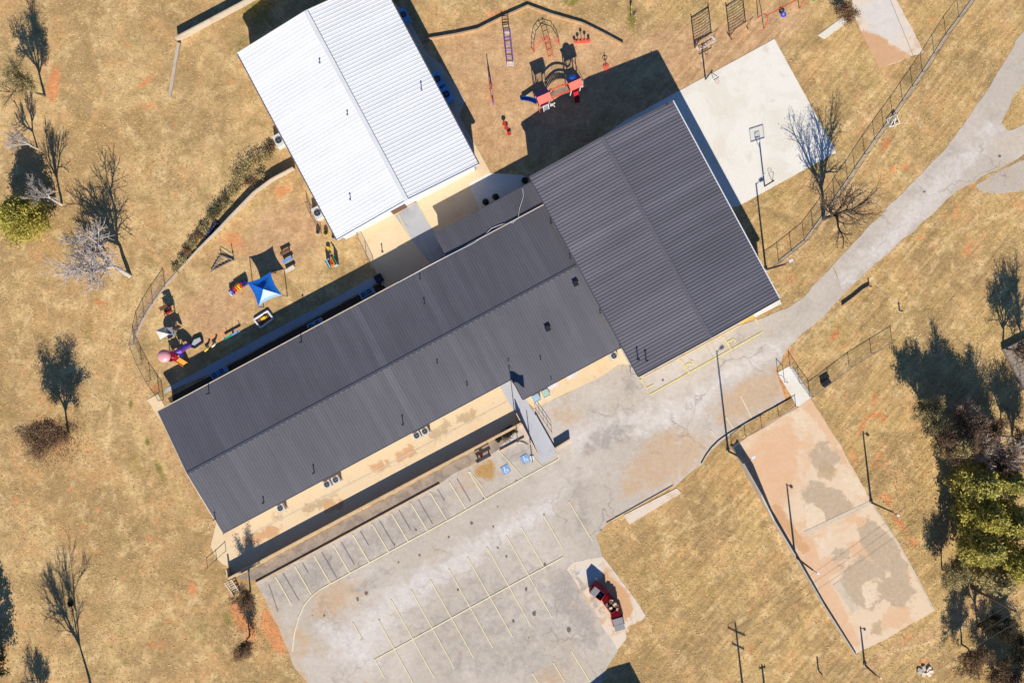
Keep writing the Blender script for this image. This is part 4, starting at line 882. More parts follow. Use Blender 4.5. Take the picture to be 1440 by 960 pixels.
# ------------------------------------------------------------------ poles
def light_pole(label, px, py, h, arm=(1, 0), heads=1, m='pole', hs=.5):
    o = G(px, py); root = thing('light_pole', label, 'light pole', o)
    mb = MB(o); mb.cyl(o, .22, .25, 10); mb.build('base', M['walk'], root)
    mb = MB(o); mb.tube([o + Vector((0, 0, .2)), o + Vector((0, 0, h))], .13, 8, .09); mb.build('pole', M[m], root)
    av = Vector((arm[0], arm[1], 0)).normalized()
    for k in range(heads):
        a = av if k == 0 else -av
        mb = MB(o); mb.tube([o + Vector((0, 0, h - .1)), o + a * .5 + Vector((0, 0, h + .05))], .035, 6); mb.build('arm', M[m], root)
        mb = MB(o); c = o + a * (.5 + hs / 2) + Vector((0, 0, h + .05)); mb.box(c, (hs, hs * .6, .14), math.atan2(a.y, a.x)); hd = mb.build('lamp_head', M['white'], root)
        mb = MB(o); mb.box(c - Vector((0, 0, .085)), (hs * .7, hs * .4, .03), math.atan2(a.y, a.x)); mb.build('lens', M['white'], hd)
    return root
light_pole('tall light pole casting a long shadow across the drive', 1024, 634, 8.1, (.8, .5))
light_pole('tall light pole at the east corner of the gymnasium', 1077, 379, 7.0, (1, .6))
light_pole('light pole on the east side of the old court', 1225, 706, 5.7, (.6, -.4), hs=.35)
light_pole('light pole standing on the west wall of the old court', 1118, 782, 5.9, (.6, -.4), hs=.35)
light_pole('shorter pole at the south corner of the old court', 1216, 934, 3.1, (.6, -.4), hs=.25)
def utility_pole(label, px, py, h, rz, arms):
    o = G(px, py); root = thing('utility_pole', label, 'utility pole', o)
    mb = MB(o); mb.tube([o, o + Vector((0, 0, h))], .16, 8, .1); mb.build('pole', M['polewood'], root)
    for z, L in arms:
        mb = MB(o); mb.box(o + Vector((0, .14, z)), (L, .1, .12), rz); ar = mb.build('crossarm', M['polewood'], root)
        for t in (-.45, 0, .45):
            mb = MB(o); mb.cyl(o + Vector((0, .14, z + .06)) + Vector((math.cos(rz), math.sin(rz), 0)) * t * L, .05, .18, 8, .03); mb.build('insulator', M['wood'], ar)
    return root
RZ = math.radians(-60)
utility_pole('utility pole with crossarm and wires among the lower right trees', 1366, 826, 9.0, RZ, [(8.7, 2.4)])
utility_pole('utility pole south of the lawn casting a cross-shaped shadow', 1052, 1031, 9.0, math.radians(-25), [(8.2, 2.4), (7.0, 1.6)])
utility_pole('short service pole beside the cross-shaped shadow', 1079, 1000, 3.8, .3, [(3.5, .8)])
for i, t in enumerate((-.45, 0, .45)):
    a = G(1366, 826, 8.95) + Vector((math.cos(RZ), math.sin(RZ), 0)) * t * 2.4 + Vector((0, .14, 0)); b = G(1052, 1031, 8.45) + Vector((math.cos(math.radians(-25)), math.sin(math.radians(-25)), 0)) * t * 2.4 + Vector((0, .14, 0))
    mb = MB(a); mb.tube([a.lerp(b, s_) - Vector((0, 0, 2.2 * s_ * (1 - s_))) for s_ in np.linspace(0, 1, 15)], .012, 4)
    tag(mb.build('power_line', M['steel']), 'power line, %s of three running from the pole in the trees' % ('northernmost', 'middle one', 'southernmost')[i], 'wire', 'power lines')
for i, (x, y, h, lb) in enumerate([(1151, 942, 1.1, 'short dark post in the lawn south of the old court'), (1222, 403, .7, 'dark marker post beside the driveway edge'), (1265, 437, .7, 'dark marker post alone in the eastern lawn')]):
    o = G(x, y); r_ = thing('marker_post', lb, 'post', o); mb = MB(o); mb.cyl(o, .09, h, 8); mb.build('post', M['black'], r_); mb = MB(o); mb.cyl(o, .17, .05, 8); mb.build('footing', M['court'], r_)
# flag poles
o = G(727, 609); fp = thing('flagpole', 'tall flagpole beside the ramp carrying a flag', 'flagpole', o)
mb = MB(o); mb.cyl(o, .18, .15, 10); mb.build('base', M['walk'], fp)
mb = MB(o); mb.tube([o, o + Vector((0, 0, 8.6))], .06, 8, .035); mb.build('pole', M['steel'], fp); mb = MB(o); mb.dome(o + Vector((0, 0, 8.6)), .09, .12); mb.build('finial', M['steel'], fp)
o = G(748, 643); fp = thing('flagpole', 'short bare pole on a white base at the foot of the ramp', 'pole', o)
mb = MB(o); mb.cyl(o, .28, .12, 12); mb.build('base', M['white'], fp); mb = MB(o); mb.tube([o, o + Vector((0, 0, 3.9))], .06, 8, .045); mb.build('pole', M['steel'], fp)
def flag():
    o = G(727, 609, 6.9); t = NT("flag_cloth"); ns = 13; root = thing('flag', 'striped flag with blue corner flying from the tall flagpole', 'flag', o)
    def surf(u, v):   # u along 0..1, v up 0..1
        y = .28 * math.sin(u * 5.5 + v * 1.2) * u
        return o + Vector((.05 + u * 1.55, -.25 * u + y, v * 1.0 + .25 - .30 * u * u))
    for k in range(ns):
        mb = MB(o); v0, v1 = k / ns, (k + 1) / ns; N = 10; vs = []
        for i in range(N + 1): vs += [surf(i / N, v0), surf(i / N, v1)]
        vs2 = [p + Vector((0, .006, 0)) for p in vs]; nn = len(vs)
        mb.add(vs + vs2, [(2 * i, 2 * i + 2, 2 * i + 3, 2 * i + 1) for i in range(N)] + [(nn + 2 * i, nn + 2 * i + 1, nn + 2 * i + 3, nn + 2 * i + 2) for i in range(N)])
        mb.build('stripe', M['red'] if k % 2 == 0 else M['white'], root)
    mb = MB(o); vs = []; N = 5
    for i in range(N + 1): vs += [surf(i / N * .4, 6 / 13) + Vector((0, -.012, 0)), surf(i / N * .4, 1.0) + Vector((0, -.012, .002))]
    vs2 = [p + Vector((0, .03, 0)) for p in vs]; nn = len(vs)
    mb.add(vs + vs2, [(2 * i, 2 * i + 2, 2 * i + 3, 2 * i + 1) for i in range(N)] + [(nn + 2 * i, nn + 2 * i + 1, nn + 2 * i + 3, nn + 2 * i + 2) for i in range(N)])
    mb.build('canton', M['navy'], root)
flag()

# ------------------------------------------------------------------ air conditioners and street furniture
def ac_unit(label, px, py, rz, size=(.95, .85, .8), m='ac', group='air conditioners', fans=1):
    o = G(px, py, .04); root = thing('air_conditioner', label, 'air conditioner', o, rz, group); w, d, h = size
    mb = MB(); mb.box((0, 0, .02), (w + .25, d + .25, .1)); mb.build('pad', M['walk'], root)
    mb = MB(); mb.box((0, 0, .07 + h / 2), (w, d, h)); bd = mb.build('casing', M[m], root)
    for k in range(9):
        mb = MB(); mb.box((0, -d / 2 - .008, .15 + k * (h - .15) / 9), (w * .9, .02, .03)); mb.build('louvre', M['lidgrey'], bd)
    for f in range(fans):
        cx = (f - (fans - 1) / 2) * w / fans; r_ = min(w / fans, d) * .40
        mb = MB(); mb.cyl((cx, 0, .07 + h), r_, .03, 18); fg = mb.build('fan_grille', M['fan'], root)
        mb = MB(); mb.torus((cx, 0, .1 + h), r_, .03, 18, 5); mb.build('fan_ring', M['lidgrey'], fg)
        mb = MB()
        for q in range(4): mb.box((cx + math.cos(q * 1.571) * r_ * .5, math.sin(q * 1.571) * r_ * .5, .105 + h), (r_ * .85, .09, .015), q * 1.571)
        mb.cyl((cx, 0, .1 + h), .09, .04, 10); mb.build('fan_blades', M['steel'], fg)
    return root
ac_unit('cream air conditioner alone on the patio, nearest the west end', 397, 712, AX)
ac_unit('cream air conditioner, left one of the western patio pair', 462, 679, AX); ac_unit('cream air conditioner, right one of the western patio pair', 474, 672.5, AX)
ac_unit('cream air conditioner, left one of the eastern patio pair', 587, 611, AX); ac_unit('cream air conditioner, right one of the eastern patio pair', 598.5, 605, AX)
ac_unit('pale air conditioner in the corner beside the gymnasium wall', 862, 500, AX)
ac_unit('long white air conditioner beside the white building, upper of two on the playground side', 616, 116, AX + math.pi / 2, (1.75, 1.15, 1.1), 'ac_sky_tint')
ac_unit('long white air conditioner beside the white building, lower of two on the playground side', 628.5, 137, AX + math.pi / 2, (1.75, 1.15, 1.1), 'ac_sky_tint')
ac_unit('white air conditioner by the top of the white building in shade', 569, 26, AX + math.pi / 2, (1.5, 1.0, 1.0), 'ac_sky_tint')
ac_unit('cream air conditioner by the brush at the west side of white building', 395, 200, AX + math.pi / 2, (1.5, 1.05, .9))
ac_unit('cream air conditioner inside the wire pen west of white building', 449, 301, AX + math.pi / 2, (1.5, 1.05, .9))
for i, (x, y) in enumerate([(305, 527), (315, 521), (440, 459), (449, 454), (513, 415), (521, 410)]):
    ac_unit('air conditioner in deep shade behind the long building, number %s from the west' % ('one', 'two', 'three', 'four', 'five', 'six')[i], x, y, AX, (.9, .8, .75), 'ac_sky_tint')
for i, (x, y, m_, lb) in enumerate([(754, 559, 'lightblue', 'pale blue planter box by the entrance, nearer the ramp'), (767, 552.5, 'mint', 'pale green planter box by the entrance')]):
    o = G(x, y, .04); r_ = thing('planter_box', lb, 'planter', o, AX); mb = MB(); mb.prism([(-.42, -.42), (.42, -.42), (.42, .42), (-.42, .42)], 0, .6); mb.build('box', M[m_], r_)
    mb = MB()
    for q in range(4): mb.box((math.cos(q * math.pi / 2) * .42, math.sin(q * math.pi / 2) * .42, .61), (.06, .9, .06), q * math.pi / 2)
    mb.build('rim', M[m_], r_); mb = MB(); mb.box((0, 0, .6), (.74, .74, .02)); mb.build('lid', M[m_], r_)
def bench(label, px, py, rz, L, m, legs='steel', h=.45, back=False, group=None, name='bench', wd=.4):
    o = G(px, py, .04); r_ = thing(name, label, 'bench', o, rz, group)
    for k in (-1, 0, 1):
        mb = MB(); mb.box((0, k * wd / 3, h), (L, wd / 3.4, .05)); mb.build('slat', M[m], r_)
    for k in (-1, 1):
        mb = MB(); mb.box((k * L * .38, 0, h / 2 - .02), (.06, wd * .8, h - .04)); mb.build('leg', M[legs], r_)
    if back:
        mb = MB(); mb.box((0, wd / 2 + .04, h + .3), (L, .05, .3)); mb.build('backrest', M[m], r_)
    return r_
bench('white bench against the front wall, nearer the ramp', 776.5, 543, AX, 1.5, 'white'); bench('white bench against the front wall, nearer the gymnasium', 804, 528, AX, 1.4, 'white')
bench('brown bench against the south wall of the white building', 577, 287, AX, 1.7, 'rust', back=True)
bench('black metal bench on the verge beside the hydrant', 680, 643, AX, 2.0, 'black', 'black', .5, True)
o = G(677, 639.5); r_ = thing('fire_hydrant', 'red fire hydrant standing beside the black bench', 'hydrant', o)
mb = MB(o); mb.cyl(o, .19, .08, 12); mb.cyl(o + Vector((0, 0, .08)), .14, .55, 12); mb.build('barrel', M['red'], r_); mb = MB(o); mb.dome(o + Vector((0, 0, .63)), .17, .16); mb.cyl(o + Vector((0, 0, .78)), .04, .07, 6); mb.build('bonnet', M['red'], r_)
for sg in (-1, 1):
    mb = MB(o); mb.tube([o + Vector((sg * .12, 0, .45)), o + Vector((sg * .24, 0, .45))], .07, 8); mb.build('nozzle', M['red'], r_)
# black bin by the fence
o = G(1160, 538); r_ = thing('black_box', 'black utility box against the lawn fence', 'box', o, .55); mb = MB(); mb.prism([(-.5, -.3), (.5, -.3), (.5, .3), (-.5, .3)], 0, .5); mb.build('body', M['black'], r_); mb = MB(); mb.box((0, 0, .53), (1.1, .7, .07)); mb.build('lid', M['black'], r_)
o = G(534, 392, .05); r_ = thing('waste_bin', 'dark bin in courtyard shade against the long building', 'bin', o, AX); mb = MB(); mb.prism([(-.42, -.42), (.42, -.42), (.42, .42), (-.42, .42)], 0, .85); mb.build('body', M['black'], r_); mb = MB(); mb.box((0, 0, .88), (.95, .95, .07)); mb.build('lid', M['black'], r_)
for i, (x, y, lb) in enumerate([(683, 285, 'dark round planter by the annex wall, farther west'), (697, 278, 'dark round planter by the annex wall, nearer the gymnasium'), (738, 255, 'dark round planter in the corner under the gymnasium')]):
    o = G(x, y, .04); r_ = thing('round_planter', lb, 'planter', o); mb = MB(o); mb.cyl(o, .3, .5, 14, .42); mb.build('pot', M['black'], r_); mb = MB(o); mb.dome(o + Vector((0, 0, .48)), .38, .3, 10, 4); mb.build('shrub', M['leaf_dark'], r_)
o = G(1255, 171); r_ = thing('folded_goal', 'white metal frame lying by the driveway fence', 'goal frame', o, .4)
for a, b in [((-.6, -.5, .1), (.6, -.6, .3)), ((.6, -.6, .3), (.5, .6, .5)), ((.5, .6, .5), (-.6, .5, .1)), ((-.6, .5, .1), (-.6, -.5, .1)), ((-.6, -.5, .1), (.5, .6, .5)), ((0, -.55, .05), (.1, .2, .7))]:
    mb = MB(); mb.tube([a, b], .05, 6); mb.build('bar', M['white'], r_)
o = G(1299, 943); r_ = thing('concrete_rubble', 'broken pale concrete round a dark hole in the lower lawn', 'rubble', o)
for i in range(7):
    a = i * .9; mb = MB(o); mb.box(o + Vector((math.cos(a) * .7 + .1, math.sin(a) * .38, .1)), (.55 + .2 * rng.random(), .4, .25), a, .2 * rng.random(), .2); mb.build('chunk', M['pad'], r_)
# dumpsters
def dumpster(label, px, py, ang, L, Wd, h, state):
    o = G(px, py, .032); root = thing('dumpster', label, 'dumpster', o, math.radians(ang), 'dumpsters on the pad'); x0, x1, xm = -L / 2, L / 2, -L / 2 + L * .3
    hw = Wd / 2; t = .05; top = [(xm, h), (x1, h * .97)]
    def side(y):
        mb = MB(); pr = [(x0 + .08, .12), (x1 - .08, .12), (x1, h * .95), (xm, h), (x0, h * .72)]
        vs = [(x, y - t / 2, z) for x, z in pr] + [(x, y + t / 2, z) for x, z in pr]; n = 5
        mb.add(vs, [tuple(range(n)), tuple(reversed(range(n, 2 * n)))] + [(i, n + i, n + (i + 1) % n, (i + 1) % n) for i in range(n)])
        for q in (-.2, .2): mb.box((q * L, y + (.04 if y > 0 else -.04), h * .5), (.07, .06, h * .75))
        mb.box((0, y + (.08 if y > 0 else -.08), h * .6), (L * .55, .1, .14)); return mb.build('side_panel', M['darkred'], root)
    side(hw); side(-hw)
    mb = MB(); mb.box((0, 0, .14), (L - .16, Wd - .05, .05)); mb.build('floor', M['maroon'], root)
    mb = MB(); mb.box((x0 + .04, 0, h * .42), (t, Wd - .05, h * .6)); mb.build('front_panel', M['darkred'], root)
    mb = MB(); mb.box((x1 - .04, 0, h * .53), (t, Wd - .05, h * .82)); mb.build('rear_panel', M['darkred'], root)
    mb = MB(); mb.beam((x0 + .02, 0, h * .72), (xm, 0, h + .0), Wd - .02, .04); mb.build('sloped_front', M['darkred'], root)
    for sx in (-1, 1):
        for sy in (-1, 1): mb = MB(); mb.box((sx * L * .36, sy * hw * .75, .06), (.12, .1, .12)); mb.build('caster', M['black'], root)
    n = 2 if state != 'load' else 0
    for i in range(n):
        if state == 'open' and i == 1: continue
        if state == 'split':
            lx = (x1 - xm) / 2; c = (xm + lx * (i + .5), 0, h + .035); sz = (lx - .03, Wd + .06, .05)
        else: c = ((xm + x1) / 2, -hw / 2 * (1 if i == 0 else -1), h + .035); sz = (x1 - xm, hw - .02, .05)
        mb = MB(); mb.box(c, sz); ld = mb.build('lid', M['lidgrey'], root)
        for q in (-.3, 0, .3):
            mb = MB(); mb.box((c[0], c[1] + q * sz[1], c[2] + .035), (sz[0] * .92, .06, .03)); mb.build('lid_rib', M['lidgrey'], ld)
    if state in ('load', 'open'):
        for i in range(16 if state == 'load' else 4):
            xx = xm + (x1 - xm) * rng.random() * .95; yy = (rng.random() - .5) * Wd * .85
            if state == 'open': yy = abs(yy) * .8; 
            mb = MB(); mb.box((xx, yy, h * (.95 if state == 'load' else .5) + .12 * rng.random()), (.28 + .3 * rng.random(), .2 + .2 * rng.random(), .12 + .1 * rng.random()), rng.random() * 3, rng.random() * .5, rng.random() * .5)
            mb.build('cardboard', M[('card', 'canvas_white', 'rust', 'card', 'black')[i % 5] if state == 'load' else ('skyblue', 'black')[i % 2]], root)
dumpster('tall red dumpster with one grey lid open', 840, 827, -128, 1.5, 1.65, 1.5, 'open')
dumpster('red dumpster heaped with cardboard, middle of the three', 857, 845, -53, 2.05, 1.15, 1.15, 'load')
dumpster('red dumpster with two closed grey lids', 867.5, 869, -74, 2.2, 1.2, 1.1, 'split')

o = G(991, 63, .0); wb = thing('white_bench', 'white framed bench below the nearer rope net', 'bench', o, AX)
for y in (-.35, .35): mb = MB(); mb.box((0, y, .45), (2.5, .08, .06)); mb.build('rail', M['white'], wb)
for k in range(5): mb = MB(); mb.box((-1.2 + .6 * k, 0, .44), (.06, .62, .05)); mb.build('slat', M['white'], wb)
for sx in (-1, 1): mb = MB(); mb.box((sx * 1.1, 0, .21), (.08, .6, .42)); mb.build('leg', M['white'], wb)

# ------------------------------------------------------------------ sports and playground equipment
def hoop(label, px, py, face, h=3.0):
    """basketball stand; face = direction the board looks"""
    o = G(px, py, .04); root = thing('basketball_hoop', label, 'basketball hoop', o); f = Vector((face[0], face[1], 0)).normalized(); s = Vector((-f.y, f.x, 0)); Z = Vector((0, 0, 1))
    mb = MB(o); mb.tube([o, o + Z * (h + .3)], .09, 8); mb.build('pole', M['pole'], root)
    for k in (-1, 1):
        mb = MB(o); mb.tube([o + Z * (h - .2), o + f * 1.0 + s * .3 * k + Z * (h + .2)], .035, 6); mb.build('arm', M['pole'], root)
    c = o + f * 1.05 + Z * (h + .45); rz = math.atan2(s.y, s.x)
    mb = MB(o)
    for dz in (-.52, .52): mb.beam(c + s * .9 + Z * dz, c - s * .9 + Z * dz, .05, .07)
    for k in (-1, 1): mb.beam(c + s * .87 * k - Z * .49, c + s * .87 * k + Z * .49, .05, .07)
    mb.build('board_frame', M['white'], root)
    t = NT("clear_board"); t.b.inputs["Alpha"].default_value = .06; t.b.inputs["Roughness"].default_value = .1; t.l(t.mix(t.noise(t.pos(), 3), (.7, .7, .7, 1), (.8, .8, .8, 1)), t.b.inputs["Base Color"])
    mb = MB(o); mb.box(c, (1.7, .02, .98), rz); mb.build('backboard', t.m, root)
    mb = MB(o)
    for dz in (-.35, .1): mb.beam(c + s * .3 + Z * dz + f * .03, c - s * .3 + Z * dz + f * .03, .04, .05)
    for k in (-1, 1): mb.beam(c + s * .3 * k - Z * .35 + f * .03, c + s * .3 * k + Z * .1 + f * .03, .04, .05)
    mb.build('target_square', M['pole'], root)
    rc = c + f * .38 - Z * .4
    mb = MB(o); mb.torus(rc, .23, .02, 16, 5); rim = mb.build('rim', M['red'], root)
    mb = MB(o)
    for k in range(8):
        a = k * math.pi / 4; a2 = a + .8; mb.tube([rc + Vector((math.cos(a) * .23, math.sin(a) * .23, 0)), rc + Vector((math.cos(a2) * .14, math.sin(a2) * .14, -.4))], .012, 3)
    tag(mb.build('net', M['white'], rim), kind='stuff')
hoop('basketball hoop at the north edge of the white court', 993, 113, (math.cos(AX - math.pi / 2) * 0 + .12, 1), 2.9) if False else hoop('basketball hoop at the north edge of the white court', 992, 112, (.47, -.88), 2.95)
hoop('basketball hoop at the south edge of the white court', 1075, 262, (-.3, .95), 3.2)

def net_panel(label, p0, p1, h, feet):
    a, b = G(*p0), G(*p1); o = a; root = thing('climbing_net', label, 'climbing net', o); Z = Vector((0, 0, 1)); d = (b - a).normalized(); s = Vector((-d.y, d.x, 0))
    for p in (a, b):
        mb = MB(o); mb.cyl(p, .07, h, 8); mb.build('post', M['rust'], root)
    for z in (h - .25,): mb = MB(o); mb.tube([a + Z * z, b + Z * z], .05, 6); mb.build('crossbar', M['rust'], root)
    mb = MB(o); L = (b - a).length; n = int(L / .2); r2 = random.Random(4)
    for i in range(1, n):
        mb.tube([a + d * (L * i / n) + Z * .12 + s * .02 * r2.random(), a + d * (L * i / n + .06 * (r2.random() - .5)) + Z * h * .5, a + d * (L * i / n) + Z * (h - .27)], .022, 4)
    for j in range(1, int(h / .22)): mb.tube([a + Z * j * .22, (a + b) / 2 + Z * (j * .22 - .06), b + Z * j * .22], .022, 4)
    tag(mb.build('rope_grid', M['timber'], root), kind='stuff')
    if feet:
        for p in (a, b): mb = MB(o); mb.beam(p - s * .5 + Z * .06, p + s * .6 + Z * .06, .1, .1); mb.build('foot', M['rust'], root)
net_panel('rope climbing net on two posts behind the basketball hoop', (977, 68), (1001, 53), 2.75, False)
net_panel('rope climbing net on two posts with feet, nearer the tire swing', (1026, 52), (1049, 37), 2.75, True)
# tire swing
o = G(1072, 33); sw_ = thing('tire_swing', 'red swing frame hung with coloured tires', 'swing', o); Z = Vector((0, 0, 1))
e0, e1 = G(1070, 33), G(1120, 5); e2 = G(1165, -18); hh = 2.3
mb = MB(o); mb.tube([e0 + Z * hh, e2 + Z * hh], .055, 8); mb.build('top_beam', M['red'], sw_)
for p in (e0, e1, e2):
    for k in (-1, 1):
        mb = MB(o); mb.tube([p - VX * .75 * k * 1.0, p - VX * .55 * k + Z * 1.6, p - VX * .3 * k + Z * (hh - .1), p + Z * hh], .05, 6); mb.build('leg', M['red'], sw_)
for t, m_ in ((.29, 'brightblue'), (.74, 'green')):
    p = e0.lerp(e2, t) + Z * .45 - VX * .45
    mb = MB(o); mb.torus(p, .26, .11, 18, 8); ti = mb.build('tire', M[m_], sw_)
    for k in range(3):
        a = k * 2.094; mb = MB(o); mb.tube([p + Vector((math.cos(a) * .26, math.sin(a) * .26, .1)), e0.lerp(e2, t) + Z * (hh - .05)], .012, 4); mb.build('chain', M['steel'], ti)
# big play structure
o = G(780, 140); ps = thing('play_structure', 'big red and purple play structure with slides and bridge', 'playground', o)
LC, RC = G(762, 146), G(805, 127)       # tower centres
dd = (RC - LC).normalized(); ss_ = Vector((-dd.y, dd.x, 0))
for ti, c in enumerate((LC, RC)):
    for sx in (-1, 1):
        for sy in (-1, 1):
            mb = MB(o); p = c + dd * sx * .62 + ss_ * sy * .62; mb.cyl(p, .06, 3.0, 8); mb.build('post', M['lilac'] if ti == 0 else M['white'], ps)
    mb = MB(o); mb.box(c + Z * 1.3, (1.3, 1.3, .1), math.atan2(dd.y, dd.x)); mb.build('deck', M['maroon'], ps)
    for sg, m_ in ((1, 'purple'), (-1, 'coral')):
        a_ = c + Z * 3.55; e_ = c + ss_ * sg * .82 + Z * 3.05; mb = MB(o)
        q = [a_ - dd * .82, a_ + dd * .82, e_ + dd * .82, e_ - dd * .82]; nn = Vector((0, 0, .05))
        mb.add(q + [p - nn for p in q], [(0, 1, 2, 3), (7, 6, 5, 4), (0, 4, 5, 1), (1, 5, 6, 2), (2, 6, 7, 3), (3, 7, 4, 0)]); mb.build('roof_panel', M[m_], ps)
    for sg in (-1, 1):   # gable ends
        mb = MB(o); a_ = c + dd * sg * .8 + Z * 3.5; mb.add([a_, c + dd * sg * .8 + ss_ * .78 + Z * 3.02, c + dd * sg * .8 - ss_ * .78 + Z * 3.02, a_ + dd * .03, c + dd * (sg * .8 + .03) + ss_ * .78 + Z * 3.02, c + dd * (sg * .8 + .03) - ss_ * .78 + Z * 3.02], [(0, 1, 2), (5, 4, 3), (0, 3, 4, 1), (1, 4, 5, 2), (2, 5, 3, 0)]); mb.build('gable', M['coral'], ps)
    for sy in (1,):
        for q in np.linspace(-.5, .5, 6):
            mb = MB(o); p = c + dd * q + ss_ * .6 * sy; mb.tube([p + Z * 1.35, p + Z * 2.1], .03, 5); mb.build('guard_bar', M['maroon'], ps)
for i in range(15):
    t = (i + .5) / 15; p = (LC + dd * .7).lerp(RC - dd * .7, t) + Z * (1.3 + .35 * math.sin(math.pi * t)); mb = MB(o); mb.box(p, (.14, .8, .05), math.atan2(dd.y, dd.x)); mb.build('bridge_plank', M['wood'], ps)
for sg in (-1, 1):
    pts = [(LC + dd * .6).lerp(RC - dd * .6, t) + ss_ * sg * .46 + Z * (2.0 + .4 * math.sin(math.pi * t)) for t in np.linspace(0, 1, 9)]
    for i in range(8): pass
    mb = MB(o)
    for i in range(8): mb.beam(pts[i], pts[i + 1], .18, .12)
    mb.build('bridge_rail', M['coral'], ps)
    for i in range(1, 16):
        t = i / 16; p = (LC + dd * .6).lerp(RC - dd * .6, t) + ss_ * sg * .46; zt = .4 * math.sin(math.pi * t); mb = MB(o); mb.tube([p + Z * (1.3 + zt), p + Z * (2.0 + zt)], .02, 4); mb.build('baluster', M['coral'], ps)
def slide(mb_o, a, b, za, w, m_, root, wavy=0.0, name='slide'):
    d = (b - a); d.z = 0; L = d.length; d.normalize(); s = Vector((-d.y, d.x, 0)); N = 10; vs = []; fs = []
    for i in range(N + 1):
        t = i / N; z = za * (1 - t) ** 1.15 + .18; p = Vector((a.x, a.y, 0)) + d * L * t + s * wavy * math.sin(t * math.pi)
        for (y, dz) in ((-w / 2, .22), (-w / 2 + .05, .22), (-w / 2 + .06, .02), (w / 2 - .06, .02), (w / 2 - .05, .22), (w / 2, .22), (w / 2, -.05), (-w / 2, -.05)): vs.append(p + s * y + Z * (z + dz))
    for i in range(N):
        for j in range(8): fs.append((i * 8 + j, i * 8 + (j + 1) % 8, (i + 1) * 8 + (j + 1) % 8, (i + 1) * 8 + j))
    fs += [tuple(range(8))[::-1], tuple(N * 8 + j for j in range(8))]
    mb = MB(mb_o); mb.add(vs, fs); return mb.build(name, M[m_], root)
slide(o, LC - dd * .7 , G(733, 139), 1.3, .55, 'blue', ps, -.15); slide(o, RC - ss_ * .7, G(812, 145), 1.25, .65, 'darkred', ps)
slide(o, LC + ss_ * .65 - dd * .2, G(752, 133), 1.2, .5, 'maroon', ps); 
mb = MB(o); mb.torus(RC + ss_ * .75 + Z * 1.9, .42, .08, 16, 6, axis='Y', rz=math.atan2(dd.y, dd.x)); mb.build('porthole', M['blue'], ps)
mb = MB(o); mb.dome(RC + ss_ * .55 + Z * 3.06, .5, .35); mb.build('roof_cap', M['blue'], ps)
for k in range(7):   # white arched climber
    t = k / 6; p0 = LC - ss_ * .7 + dd * .1; p1 = G(769, 158); mb = MB(o); c = p0.lerp(p1, t) + Z * (1.3 * math.cos(t * math.pi / 2) + .05); mb.tube([c - dd * .35, c + dd * .35], .03, 5); mb.build('rung', M['white'], ps)
for sg in (-1, 1):
    mb = MB(o); mb.tube([(LC - ss_ * .7 + dd * .1).lerp(G(769, 158), t) + dd * .35 * sg + Z * (1.3 * math.cos(t * math.pi / 2) + .05) for t in np.linspace(0, 1, 7)], .04, 6); mb.build('climber_rail', M['white'], ps)
    mb = MB(o); mb.torus(LC + dd * 1.0 - ss_ * .9 + Z * (.9 + .2 * sg), .35, .04, 14, 5, axis='Y', rz=sg * .6); mb.build('ring', M['white'], ps)
for k in range(4):
    mb = MB(o); p = RC + dd * (.75 + .22 * k) + Z * (1.2 - .3 * k); mb.box(p, (.2, .7, .05), math.atan2(dd.y, dd.x)); mb.build('step', M['white'], ps)
mb = MB(o); mb.tube([RC + dd * .7 + ss_ * .4 + Z * 2.0, RC + dd * 1.7 + ss_ * .4 + Z * .1], .03, 5); mb.build('handrail', M['white'], ps)
mb = MB(o); mb.tube([LC - dd * .75 - ss_ * .3 + Z * 1.6, LC - dd * .75 - ss_ * .9 + Z * 1.4, LC - dd * .75 - ss_ * 1.0], .035, 6); mb.build('fire_pole', M['coral'], ps)
# red arch climber
o = G(768, 62); rc_ = thing('arch_climber', 'bright red three-way ladder climber', 'climber', o); top = G(764, 64, 1.9)
def ladder(root, pts, w, m_, n, r=.035):
    d = pts[-1] - pts[0]; s = Vector((-d.y, d.x, 0)).normalized() * w / 2
    for sg in (-1, 1): mb = MB(root.location); mb.tube([p + s * sg for p in pts], r, 6); mb.build('side_rail', M[m_], root)
    for i in range(n):
        t = (i + .5) / n * (len(pts) - 1); k = min(int(t), len(pts) - 2); p = pts[k].lerp(pts[k + 1], t - k); mb = MB(root.location); mb.tube([p - s, p + s], r * .8, 5); mb.build('rung', M[m_], root)
ladder(rc_, [G(775, 82), G(772, 74, .9), G(768, 66, 1.7), G(764, 60, 1.95)], .62, 'red', 8)
for ex, ey in ((749, 72), (787, 61)):
    e = G(ex, ey); ladder(rc_, [e, e.lerp(G(764, 62), .12) + Z * .9, e.lerp(G(764, 62), .4) + Z * 1.6, G(764, 62, 1.9)], .62, 'coral', 7)
# monkey bars
o = G(716, 72); mk = thing('monkey_bars', 'purple and white horizontal ladder in the north playground', 'monkey bars', o)
a_, b_ = G(717.5, 94), G(713, 50); ladder(mk, [a_ + Z * 2.0, (a_ + b_) / 2 + Z * 2.15, b_ + Z * 2.0], .75, 'violet', 11, .045)
for p in (a_, b_):
    for sg in (-1, 1): mb = MB(o); q = p + Vector((1, .1, 0)) * .37 * sg; mb.tube([q, q + Z * 2.0], .05, 6); mb.build('post', M['lilac'], mk)
    for z in (.5, 1.0, 1.5): mb = MB(o); mb.tube([p + Vector((-.37, 0, z)), p + Vector((.37, 0, z))], .035, 5); mb.build('step_rung', M['white'], mk)
